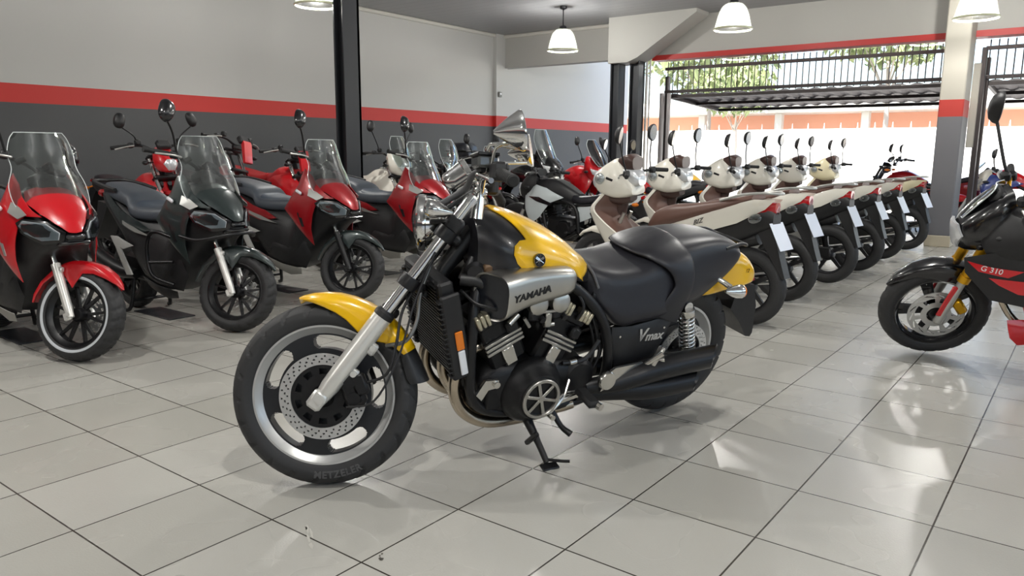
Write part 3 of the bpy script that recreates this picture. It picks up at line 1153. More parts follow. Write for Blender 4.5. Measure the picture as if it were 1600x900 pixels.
    if dv.z < 0:
        dv = -dv
    for sg in (1, -1):
        fl = lambda v: V((v.x, v.y * sg, v.z))
        nrm = fl(dn)
        em = O('emblem', MB().lathe([(.001, 0), (er, 0), (er, .004), (.001, .005)], fl(P0 + dn * .001), nrm, 32), BLKG, tk)
        lg = MB().lathe([(er - .0018, .004), (er, .004), (er, .0065), (er - .0018, .0065)], fl(P0 + dn * .001), nrm, 32, True)
        for k in range(3):
            a = PI / 6 + k * 2 * PI / 3
            for q, ln in ((0, .02), (.0032, .019), (-.0032, .019)):
                d_ = du * math.cos(a) + dv * math.sin(a)
                w_ = dv * math.cos(a) - du * math.sin(a)
                c0 = P0 + dn * .0072 + w_ * q
                lg.rod(fl(c0 - d_ * (.02 if q == 0 else -.004)), fl(c0 + d_ * ln), .0012, 6)
            lg.rod(fl(P0 + dn * .0072 + d_ * .004 - w_ * .0035), fl(P0 + dn * .0072 + d_ * .004 + w_ * .0035), .0012, 6)
        O('emblem_mark', lg, CHR, em)

    # ---- side intake scoops with lettering
    def scoop_ring(x, zc, hh, y0, y1, slant=0., n=36, p=3.2):
        r_ = []
        for j in range(n):
            a = 2 * PI * j / n
            ca, sa = math.cos(a), math.sin(a)
            yy = (y0 + y1) / 2 + (y1 - y0) / 2 * math.copysign(abs(ca) ** (2 / p), ca)
            zz = zc + hh * math.copysign(abs(sa) ** (2 / p), sa)
            r_.append((x - slant * (yy - y0) / (y1 - y0), yy, zz))
        return r_
    secs = [(1.114, 0.732, .086, .13, .262, .075), (1.086, 0.735, .084, .13, .264, .06), (1.016, 0.752, .078, .13, .266, .03), (0.936, 0.766, .071, .13, .266, .0), (0.856, 0.773, .064, .13, .262, 0),
            (0.786, 0.775, .056, .13, .255, 0), (0.751, 0.774, .046, .135, .243, 0), (0.734, 0.774, .03, .145, .225, 0)]
    sm = cat(secs, 4)
    for sg in (1, -1):
        o = MB().loft([scoop_ring(*q) for q in sm] + [scoop_ring(.731, .774, .01, .17, .2)], False)
        inner = [scoop_ring(x - .002, zc, hh - .006, y0 + .006, y1 - .006, sl) for x, zc, hh, y0, y1, sl in sm[:8]]
        o.loft([scoop_ring(*sm[0])] + inner, False)
        if sg < 0:
            o.v = [(x, -y, z) for x, y, z in o.v]
        sc = O('intake_scoop', o, ALU, None, 40)
        mi = MB().loft([scoop_ring(x - .012, zc, hh - .008, y0 + .008, y1 - .008, sl) for x, zc, hh, y0, y1, sl in (sm[0], sm[2])])
        if sg < 0:
            mi.v = [(x, -y, z) for x, y, z in mi.v]
        O('scoop_mesh', mi, mat('scoop_dark_blue_black', (24, 27, 34), .3, .2, .3), sc)
        # lettering reads forwards on each side
        k = -1 if sg > 0 else 1
        O('scoop_lettering', MB().text('YAMAHA', .036, lambda a, b, h: (.945 + k * a * 1.0, sg * (.2665 + h - .0 * abs(b)), .756 + .216 * sg * a + b * 1.0), .001, .05, .0012, 1.0), BTXT, sc)

    # ---- seat
    VS = MB().body([(.64, [(0, .815), (.05, .81), (.09, .785), (.1, .75), (.07, .72), (0, .71)]),
                    (.585, [(0, .806), (.075, .802), (.135, .775), (.158, .71), (.15, .655), (0, .65)]),
                    (.53, [(0, .796), (.09, .792), (.16, .765), (.185, .68), (.182, .60), (0, .6)]),
                    (.46, [(0, .79), (.1, .786), (.17, .76), (.196, .67), (.192, .548), (0, .55)]),
                    (.38, [(0, .8), (.1, .796), (.175, .765), (.198, .67), (.195, .555), (0, .55)]),
                    (.30, [(0, .825), (.1, .82), (.17, .785), (.196, .68), (.195, .56), (0, .56)]),
                    (.2, [(0, .85), (.1, .845), (.165, .8), (.19, .69), (.19, .567), (0, .57)])], 4, 4)
    VS.v = [(x, y, z - .012 * max(0, min(1, (z - .6) / .2))) for x, y, z in VS.v]
    st_ = O('rider_seat', VS, VINYL, None, 50)
    PS = MB().body([(.25, [(0, .868), (.09, .862), (.15, .82), (.18, .72), (.178, .585), (0, .58)]),
                    (.13, [(0, .882), (.1, .877), (.155, .84), (.178, .74), (.172, .60), (0, .6)]),
                    (.03, [(0, .888), (.1, .883), (.148, .85), (.165, .75), (.15, .605), (0, .61)]),
                    (-.06, [(0, .886), (.1, .88), (.14, .85), (.152, .77), (.13, .64), (0, .65)]),
                    (-.14, [(0, .872), (.09, .866), (.128, .84), (.138, .78), (.118, .69), (0, .71)]),
                    (-.21, [(0, .845), (.08, .84), (.112, .815), (.12, .785), (.1, .745), (0, .75)]),
                    (-.255, [(0, .805), (.05, .802), (.08, .79), (.085, .78), (.07, .77), (0, .77)])], 4, 4)
    PS.v = [(x, y, z - .014 * max(0, min(1, (z - .6) / .2))) for x, y, z in PS.v]
    O('pillion_seat', PS, VINYL, None, 50)
    # horseshoe bolster: flat band arching over the seat, sloping down to the front
    path = cat([(.225, .193, .552, .07, .007, 0), (.2, .2, .62, .06, .011, 0), (.17, .203, .70, .05, .014, 0), (.178, .195, .765, .058, .016, .1), (.2, .172, .815, .075, .017, .3), (.232, .12, .846, .095, .018, .7), (.252, .06, .855, .106, .018, 1), (.257, 0, .857, .11, .018, 1)], 6)
    full = path + [(p[0], -p[1]) + tuple(p[2:]) for p in path[-2::-1]]
    R = []
    for i, q in enumerate(full):
        p = V(q[:3])
        d = V(full[min(i + 1, len(full) - 1)][:3]) - V(full[max(i - 1, 0)][:3])
        d.normalize()
        wx = V((1, 0, -.3 * q[5]))
        wx = (wx - d * wx.dot(d)).normalized()
        nn_ = d.cross(wx)
        R.append([p + wx * q[3] * math.copysign(abs(math.cos(a)) ** .8, math.cos(a)) + nn_ * q[4] * math.sin(a) for a in (2 * PI * j / 28 for j in range(28))])
    O('seat_bolster', MB().loft([[p - V((0, 0, .013 * max(0, min(1, (p.z - .6) / .2)))) for p in r_] for r_ in R]), VINYL, st_, 60)
    pp = [(.62, .1, .805), (.6, .145, .765), (.58, .165, .71)]
    O('seat_piping', MB().tube([(x, y, z) for x, y, z in pp], .006, 8, 4).mir(), mat('grey_trim', (90, 90, 92), .4), st_)
    O('grab_rail', MB().tube([(-.1, .135, .82), (-.2, .125, .835), (-.27, .09, .815), (-.285, 0, .812), (-.27, -.09, .815), (-.2, -.125, .835), (-.1, -.135, .82)], .008, 10, 5), BLKM, st_)

    # ---- rear fender, lamp, plate flap, signals
    rf = MB().body([(.05, [(0, .66), (.05, .655), (.08, .64), (.088, .61), (.084, .592), (0, .6)]), (-.08, [(0, .735), (.06, .73), (.095, .7), (.102, .64), (.098, .595), (0, .62)]),
                    (-.2, [(0, .79), (.06, .782), (.1, .74), (.108, .67), (.102, .612), (0, .625)]), (-.29, [(0, .772), (.06, .764), (.098, .725), (.106, .67), (.1, .622), (0, .63)]),
                    (-.35, [(0, .735), (.055, .728), (.09, .7), (.096, .662), (.09, .63), (0, .635)]), (-.385, [(0, .69), (.04, .686), (.07, .675), (.076, .66), (.07, .645), (0, .645)])], 4, 4)
    fr = O('rear_fender', rf, YEL, None, 50)
    O('tail_lamp', MB().box((-.38, 0, .636), (.07, .13, .055), rot('Y', 18), ch=.012), REDL, fr)
    O('fender_lettering', MB().text('12', .026, lambda a, b, h: (-.3 - a, .1045 + h, .695 + b), .001, .2), mat('gold_lettering', (120, 84, 10), .4), fr)
    fp = [(-.30, .62), (-.40, .61), (-.445, .5), (-.46, .36), (-.45, .34), (-.42, .345), (-.36, .42), (-.28, .5)]
    O('plate_holder', MB().prism(fp, -.075, .075), BLKP, None)
    for sg in (1, -1):
        c = V((-.15, .2 * sg, .645))
        s_ = O('rear_turn_signal', MB().lathe([(.001, .07), (.006, .068), (.02, .04), (.03, .005), (.033, -.018), (.032, -.022)], c, (1, 0, .08), 24), CHR)
        O('signal_lens', MB().lathe([(.032, -.02), (.028, -.034), (.014, -.042), (.001, -.044)], c, (1, 0, .08), 24), AMB, s_)
        O('signal_stalk', MB().tube([c, (-.1, .14 * sg, .68), (-.06, .11 * sg, .695)], .0125, 10, 3), CHR, s_)

    # ---- shocks, swingarm, exhausts
    for sg in (1, -1):
        a_, b_ = V((.122, .192 * sg, .6)), V((.055, .185 * sg, .36))
        d = (b_ - a_).normalized()
        u_, w_, _ = basis(d)
        sh = O('rear_shock', MB().rod(a_, b_, .016, 16).rod(a_ + V((0, -.014, 0)), a_ + V((0, .016, 0)), .022, 18).rod(b_ + V((0, -.014, 0)), b_ + V((0, .016, 0)), .02, 18), CHR)
        ht = [a_ + d * (.045 + .155 * i / 160) + (u_ * math.cos(i * .33) + w_ * math.sin(i * .33)) * .03 for i in range(161)]
        O('spring', MB().tube(ht, .0062, 8), CHR, sh, 60)
        O('spring_collar', MB().lathe([(.001, 0), (.034, 0), (.036, .01), (.034, .03), (.02, .036), (.001, .036)], a_ + d * .012, d, 24).lathe([(.02, 0), (.036, 0), (.037, .03), (.02, .04)], a_ + d * .2, d, 24), ALUB, sh)
    O('swingarm', MB().tube([(.5, .1, .33), (.25, .12, .325), (0, .12, RR)], [.04, .036, .032], 16, 3).mir().rod((0, -.15, RR), (0, .15, RR), .016, 12).box((-.0, .12, RR), (.09, .05, .075), None, ch=.014), BLKM)
    for sg in (1, -1):
        for q, (p, r_, sl) in enumerate((([(.6, .19, .295), (.48, .225, .315), (.35, .25, .352), (.2, .262, .372), (-.02, .268, .386)], .05, .05), ([(.62, .16, .25), (.45, .2, .262), (.3, .235, .268), (.16, .245, .272), (.035, .248, .276)], .049, .05))):
            P = cat([(x, y * sg, z) for x, y, z in p], 5)
            mb = MB()
            R = []
            for i, c in enumerate(P):
                tt = i / (len(P) - 1)
                rr = .026 + (r_ - .026) * min(1, tt * 2.2) ** .7
                R.append([V(c) + V((0, math.cos(a) * rr, math.sin(a) * rr)) for a in (2 * PI * j / 24 for j in range(24))])
            lastc = P[-1]
            cut = [V((lastc[0] + math.cos(a) * sg * sl * 1.2, lastc[1] + math.cos(a) * r_, lastc[2] + math.sin(a) * r_)) for a in (2 * PI * j / 24 for j in range(24))]
            cut_in = [V((lastc[0] + math.cos(a) * sg * sl * 1.2, lastc[1] + math.cos(a) * r_ * .84, lastc[2] + math.sin(a) * r_ * .84)) for a in (2 * PI * j / 24 for j in range(24))]
            deep = [V((lastc[0] + .1, lastc[1] + math.cos(a) * r_ * .8, lastc[2] + math.sin(a) * r_ * .8)) for a in (2 * PI * j / 24 for j in range(24))]
            R = [k for k in R[:-3]] + [cut, cut_in, deep]
            mb.loft(R)
            O('muffler', mb, BLKM, None, 45)
    # ---- side covers with script
    for sg in (1, -1):
        f = lambda a, b: (a, sg * (.188 + .012 * math.cos((b - .46) * 9)), b)
        o = MB().panel([(.5, .545), (.49, .46), (.45, .345), (.36, .36), (.26, .385), (.21, .48), (.18, .57), (.3, .552), (.4, .54)], f, .014, .025, 1, .008, .02, (0, sg, 0))
        sc = O('side_cover', o, BLKP)
        k = -1 if sg > 0 else 1
        tx = MB().text('V', .074, lambda a, b, h: (.352 + k * a, sg * (.2015 + h), .497 + b), .0015, .25, .002)
        tx.text('max', .054, lambda a, b, h: (.352 + k * (.068 + a), sg * (.2015 + h), .488 + b), .0015, .25, .0016)
        O('side_lettering', tx, STXT, sc)
        O('cover_screw', MB().rod((.462, sg * .196, .505), (.462, sg * .203, .505), .005, 10).rod((.235, sg * .196, .52), (.235, sg * .203, .52), .005, 10), ALUB, sc)

    # ---- frame
    fm = MB()
    fm.tube([(1.02, .05, .86), (1.09, .12, .74), (1.118, .165, .62), (1.115, .17, .45), (1.1, .17, .34), (1.04, .165, .265), (.9, .16, .225), (.6, .15, .215), (.5, .15, .26)], .021, 12, 5)
    fm.tube([(1.0, .04, .9), (.86, .1, .84), (.74, .17, .755), (.655, .19, .69), (.57, .196, .6), (.515, .196, .48), (.497, .19, .36), (.5, .17, .26)], .021, 12, 5)
    fm.tube([(.6, .15, .68), (.4, .15, .6), (.1, .15, .64), (-.1, .11, .7)], .015, 10, 4)
    fm.mir()
    O('frame', fm, BLKM, None, 50)
    # ---- engine
    eg = MB()
    eg.body([(1.07, [(0, .42), (.1, .41), (.15, .38), (.16, .32), (.14, .26), (0, .25)]), (1.0, [(0, .46), (.12, .455), (.18, .42), (.19, .33), (.16, .235), (0, .2)]),
             (.85, [(0, .46), (.13, .455), (.195, .42), (.2, .33), (.17, .225), (0, .185)]), (.68, [(0, .44), (.13, .435), (.19, .4), (.195, .32), (.165, .225), (0, .19)]),
             (.58, [(0, .4), (.11, .395), (.16, .37), (.165, .31), (.14, .25), (0, .23)])], 3, 4)
    en = O('engine_crankcase', eg, ENGB, None, 50)
    for sg in (1, -1):
        c = V((.85, .17 * sg, .325))
        O('stator_cover', MB().lathe([(.135, 0), (.135, .02), (.118, .045), (.1, .06), (.094, .082), (.088, .09), (.001, .09)], c, (0, sg, 0), 48), ENGB, en, 40)
        ri = MB().lathe([(.068, .088), (.082, .088), (.082, .1), (.079, .103), (.07, .103), (.068, .1)], c, (0, sg, 0), 56, True)
        cc = c + V((0, .095 * sg, 0))
        for k in range(3):
            a = rad(15 + 60 * k)
            d = V((math.cos(a), 0, math.sin(a)))
            ri.box(cc, (.146, .008, .0135), Matrix.Rotation(-a, 3, 'Y'), ch=.002)
        ri.rod(cc + V((0, -.004, 0)), cc + V((0, .0055 * sg, 0)), .012, 18)
        O('stator_emblem', ri, ALU, en, 40)
        O('shift_case', MB().lathe([(.075, 0), (.075, .03), (.06, .045), (.001, .047)], V((.635, .16 * sg, .35)), (0, sg, 0), 32), ENGB, en, 40)
        O('front_case', MB().box((1.0, .175 * sg, .32), (.09, .03, .12), None, ch=.012), ENGB, en, 40)
        O('engine_mount', MB().prism([(1.095, .345), (1.06, .4), (1.005, .395), (1.0, .365), (1.045, .36), (1.07, .32)], .186 * sg, .2 * sg).rod((1.015, .19 * sg, .38), (1.015, .21 * sg, .38), .013, 12), ALUB, en, 40)
        # banks: (base point, axis direction)
        for nm, base, ax in (('rear_cylinder', V((.79, 0, .43)), V((-.45, 0, .89))), ('front_cylinder', V((.95, 0, .455)), V((.42, 0, .9)))):
            ax = ax.normalized()
            tr = V((ax.z, 0, -ax.x))
            Rb = Matrix((tr, (0, 1, 0), ax)).transposed()
            q = lambda a, b, y: base + tr * a + ax * b + V((0, y * sg, 0))
            cy = O(nm, MB().box(q(0, .1, .1), (.15, .15, .22), Rb, ch=.012).box(q(0, .2, .1), (.165, .165, .06), Rb, ch=.014).box(q(-.045, .15, .19), (.05, .03, .05), Rb, ch=.01), ENGB, None, 40)
            fs = MB()
            for k in range(3):
                fs.box(q(0, .078 + k * .019, .184), (.158, .014, .0115), Rb, ch=.002)
            O('cylinder_fins', fs, ALU, cy, 40)
            fb = MB()
            for k in range(2):
                fb.box(q(0, .0875 + k * .019, .18), (.15, .014, .009), Rb)
            O('fin_gaps', fb, BLKP, cy, 40)
            O('cylinder_bracket', MB().box(q(-.002, .035, .186), (.05, .016, .075), Rb, ch=.004), ALUB, cy, 40)
            cb = MB()
            for a in (-.052, .052):
                for k in range(3):
                    cb.box(q(a - .019 + k * .019, .225 + (0 if k != 1 else .002), .178), (.017, .05, .05), Rb, ch=.004)
            O('cam_cap', cb, mat('satin_nickel', (196, 190, 168), .28, .9), cy, 40)
            O('plug_lead', MB().tube([q(-.02, .2, .19), q(.0, .26, .21), q(.05, .3, .18), q(.06, .33, .1)], .006, 8, 4), BLKP, cy)
        for x in (.882, .785):
            ca = O('carburettor_cap', MB().lathe([(.001, .03), (.03, .029), (.039, .022), (.04, .0), (.034, -.03)], V((x, .2 * sg, .69)), (0, sg, .12), 28), ALU, None, 40)
            O('carburettor_body', MB().box((x, .185 * sg, .655), (.06, .06, .07), None, ch=.012).rod((x - .02, .2 * sg, .64), (x - .02, .228 * sg, .63), .012, 12), DKM, ca, 40)
        cl = MB().box((.835, .215 * sg, .66), (.14, .01, .012), None, ch=.003).box((.83, .21 * sg, .625), (.028, .02, .06), None, ch=.005).rod((.84, .2 * sg, .6), (.8, .21 * sg, .605), .01, 10)
        cl.rod((.9, .2 * sg, .6), (.93, .205 * sg, .64), .007, 8).rod((.95, .19 * sg, .65), (.99, .2 * sg, .62), .012, 10)
        O('carburettor_linkage', cl, ALU, None, 40)
        pl = MB()
        for k, y in enumerate((.17, .18, .165)):
            pl.tube([(.62 - k * .02, y * sg, .6), (.58 - k * .015, y * sg, .52), (.56 - k * .02, y * sg, .42), (.6, y * sg, .3)], .006, 8, 4)
        pl.tube([(.72, .19 * sg, .42), (.62, .2 * sg, .43), (.56, .195 * sg, .5)], .009, 8, 4)
        O('cable', pl, BLKP, None)
        O('hose_clamp', MB().lathe([(.011, 0), (.013, .002), (.013, .03), (.011, .032)], V((.69, .193 * sg, .42)), (-1, 0, .1), 16), ALUB, None)
    # ---- radiator, shroud and reflectors
    Rr = rot('Y', 14)
    rc = V((1.19, 0, .6))
    rd = O('radiator', MB().box(rc, (.055, .32, .38), Rr, ch=.008), BLKP, None, 30)
    fn = MB()
    for k in range(26):
        fn.box(rc + Rr @ V((.03, 0, -.17 + k * .0136)), (.01, .27, .004), Rr)
    O('radiator_fins', fn, DKM, rd, 30)
    for sg in (1, -1):
        ck = MB().box(rc + Rr @ V((.0, .172 * sg, -.02)), (.075, .02, .34), Rr, ch=.006)
        for k in range(16):
            ck.box(rc + Rr @ V((.04, .165 * sg, -.17 + k * .02)), (.014, .03, .006), Rr)
        O('radiator_cheek', ck, BLKP, rd, 30)
        O('amber_reflector', MB().box((1.176, .186 * sg, .571), (.03, .008, .075), Rr, ch=.003), AMB, rd, 30)
        O('white_reflector', MB().box((1.154, .186 * sg, .483), (.027, .008, .1), Rr, ch=.003), WLENS, rd, 30)
    O('radiator_hose', MB().tube([(1.15, .1, .77), (1.08, .14, .76), (1.03, .13, .66), (1.02, .1, .56)], .022, 12, 5).tube([(1.1, .08, .84), (1.12, .1, .8), (1.08, .12, .7)], .014, 10, 4), BLKP, None)
    O('horn', MB().lathe([(.001, .02), (.03, .018), (.04, .0), (.03, -.02), (.001, -.03)], V((1.1, .12, .8)), (.5, .8, 0), 24), DKM, None)
    O('connector', MB().box((1.06, .14, .82), (.05, .03, .03), None, ch=.006), mat('wiring_brown', (110, 84, 58), .5), None)
    # ---- header pipes
    for y, dx in ((.12, .01), (.05, -.03), (-.12, .015), (-.05, -.03)):
        P = [(1.0, y, .52), (1.08 + dx, y * 1.05, .5), (1.135 + dx, y * 1.1, .42), (1.14 + dx, y * 1.1, .33), (1.09 + dx, y * 1.1, .24), (.99, y * 1.1, .18), (.8, y * 1.05, .17), (.62, y * 1.3, .21)]
        O('exhaust_header', MB().tube(P, .0235, 16, 6), STEEL, None, 60)
    # ---- foot controls, stands
    for sg in (1, -1):
        ft = O('footrest_bracket', MB().prism([(.56, .30), (.54, .37), (.5, .395), (.36, .40), (.335, .375), (.36, .35), (.48, .325)], .24 * sg, .252 * sg).lathe([(.001, .012), (.036, .012), (.04, .004), (.04, -.006)], V((.535, .25 * sg, .345)), (0, sg, 0), 24), ALUB, None, 40)
        O('pillion_peg', MB().rod((.36, .25 * sg, .38), (.3, .29 * sg, .45), .012, 12).box((.31, .27 * sg, .43), (.02, .03, .09), rot('Y', -30), ch=.005).rod((.3, .25 * sg, .4), (.27, .275 * sg, .41), .014, 10), ALUB, ft, 40)
        O('foot_peg', MB().box((.66, .3 * sg, .315), (.055, .13, .03), rot('Z', -8 * sg), ch=.01), GRIP, ft, 40)
        O('peg_end', MB().rod((.652, .362 * sg, .312), (.648, .378 * sg, .311), .015, 14), ALUB, ft, 40)
        O('shift_lever', MB().tube([(.66, .22 * sg, .3), (.74, .245 * sg, .31), (.8, .26 * sg, .255)], .008, 8, 3).tube([(.7, .22 * sg, .36), (.74, .25 * sg, .3), (.8, .25 * sg, .24)], .007, 8, 3).rod((.8, .25 * sg, .245), (.8, .29 * sg, .245), .011, 10).box((.71, .235 * sg, .285), (.16, .012, .022), rot('Y', 10), ch=.004), ALUB, ft, 40)
    O('kickstand', MB().tube([(.85, .17, .22), (.85, .2, .19), (.84, .27, .135), (.834, .335, .085)], [.024, .019, .013, .012], 10, 4)
      .box((.83, .35, .0765), (.075, .035, .008), rot('X', -11.5), ch=.003).tube([(.833, .33, .095), (.79, .365, .1), (.765, .385, .105)], .006, 8, 3).box((.862, .255, .15), (.02, .02, .1), rot('X', -40), ch=.005), BLKM, None)
    O('stand_pedal', MB().tube([(.72, .16, .2), (.69, .2, .14), (.665, .24, .12)], [.012, .011, .014], 10, 3), BLKM, None)
    return t


SILV2 = mat('fork_silver', (222, 221, 216), .34, .55, .2)
VINB = mat('tank_black', (30, 30, 34), .3, 0, .3)
build_vmax()

# ------------------------------------------------------------------ helpers for scooters and plainer bikes
def idw(A, drop, pw=2.):
    """smooth surface through 3D anchors: quadratic least-squares fit plus part of the remaining differences"""
    o = [k for k in range(3) if k != drop]
    U = np.array([[a[o[0]], a[o[1]]] for a in A])
    c = U.mean(0)
    sc = max(1e-6, np.abs(U - c).max())
    B = lambda u, v: [1, u, v, u * u, u * v, v * v]
    X = np.array([B(*((q - c) / sc)) for q in U])
    Y = np.array([a[drop] for a in A])
    K = np.linalg.lstsq(np.vstack([X, .02 * np.eye(6)]), np.concatenate([Y, np.zeros(6)]), rcond=None)[0]
    res = Y - X @ K

    def f(u, v):
        q = (np.array([u, v]) - c) / sc
        y = float(np.dot(B(*q), K))
        w = 1 / (((U - np.array([u, v])) ** 2).sum(1) + .0016) ** (pw / 2)
        y += .7 * float((w * res).sum() / w.sum())
        p = [0, 0, 0]
        p[o[0]], p[o[1]], p[drop] = u, v, y
        return tuple(p)
    return f


def shell(A, drop=1, extra=(), th=.01, step=.03, sm=1, pil=.006, pw=.018, hint=(0, 1, 0), off=0., surf=None):
    """panel through 3D outline points; drop = axis interpolated; mirrored to the other side when pairs"""
    o = [k for k in range(3) if k != drop]
    g = idw(surf or (list(A) + list(extra)), drop)
    h = V(hint).normalized() * off
    m = MB().panel([(a[o[0]], a[o[1]]) for a in A], (lambda u, v: tuple(V(g(u, v)) + h)), th, step, sm, pil, pw, hint)
    return m


def arc_fender(WB, RF, arcs, th=.004):
    def sec(deg, rc, rs, ws):
        a = rad(deg)
        pr = cat([(rc, 0), (rc - .003, ws * .5), (rc - .014, ws * .88), ((rc + rs) / 2 - .004, ws), (rs, ws * .99)], 3)
        pi = [(r_ - th, max(0, y - th)) for r_, y in pr]
        ring = pr + pi[::-1] + [(r_, -y) for r_, y in pi[1:]] + [(r_, -y) for r_, y in pr[:0:-1]]
        return [(WB + r_ * math.cos(a), y, RF + r_ * math.sin(a)) for r_, y in ring]
    return MB().loft([sec(*q) for q in arcs], True)


def sided(mb, sg):
    if sg < 0:
        mb.v = [(x, -y, z) for x, y, z in mb.v]
    return mb


def blocks(n, amp):
    def g(t, y):
        a = (t * n + abs(y) * 3.2) % (2 * PI)
        return amp if a < 1.9 and .05 < abs(y) < .99 else 0
    return g


def mirror_head(c, Rm, w, h, dep, p=2.4):
    R = []
    for sx, k in ((dep, .35), (dep * .8, .7), (dep * .35, .93), (0, 1.), (-.006, 1.), (-.008, .95)):
        R.append([V(c) + Rm @ V((sx, w * k * math.copysign(abs(math.cos(a)) ** (2 / p), math.cos(a)), h * k * math.copysign(abs(math.sin(a)) ** (2 / p), math.sin(a)))) for a in (2 * PI * j / 28 for j in range(28))])
    return MB().loft(R)


def mirror_glass(c, Rm, w, h):
    return MB().loft([[V(c) + Rm @ V((x, w * .9 * math.cos(a), h * .9 * math.sin(a))) for a in (2 * PI * j / 28 for j in range(28))] for x in (-.0085, -.0105)])


def curved_screen(pts, bow, th=.004, n=14):
    """windscreen: list of (x, z, half width), bowed back towards the sides by bow"""
    rings = []
    P = cat(pts, 5)
    fr, bk = [], []
    for x, z, w in P:
        fr.append([V((x - bow * (t * t) * (w / .17), w * t, z)) for t in (-1 + 2 * j / n for j in range(n + 1))])
    m = n + 1
    vs = [p for r in fr for p in r] + [p + V((-th, 0, -th * .5)) for r in fr for p in r]
    N = len(P)
    o = N * m
    fs = []
    for i in range(N - 1):
        for j in range(n):
            q = (i * m + j, i * m + j + 1, (i + 1) * m + j + 1, (i + 1) * m + j)
            fs += [q, tuple(o + k for k in reversed(q))]
    bd = [j for j in range(m)] + [i * m + n for i in range(1, N)] + [(N - 1) * m + j for j in range(n - 1, -1, -1)] + [i * m for i in range(N - 2, 0, -1)]
    for a, b in zip(bd, bd[1:] + bd[:1]):
        fs.append((a, b, b + o, a + o))
    return MB().add(vs, fs), [vs[k] for k in bd]


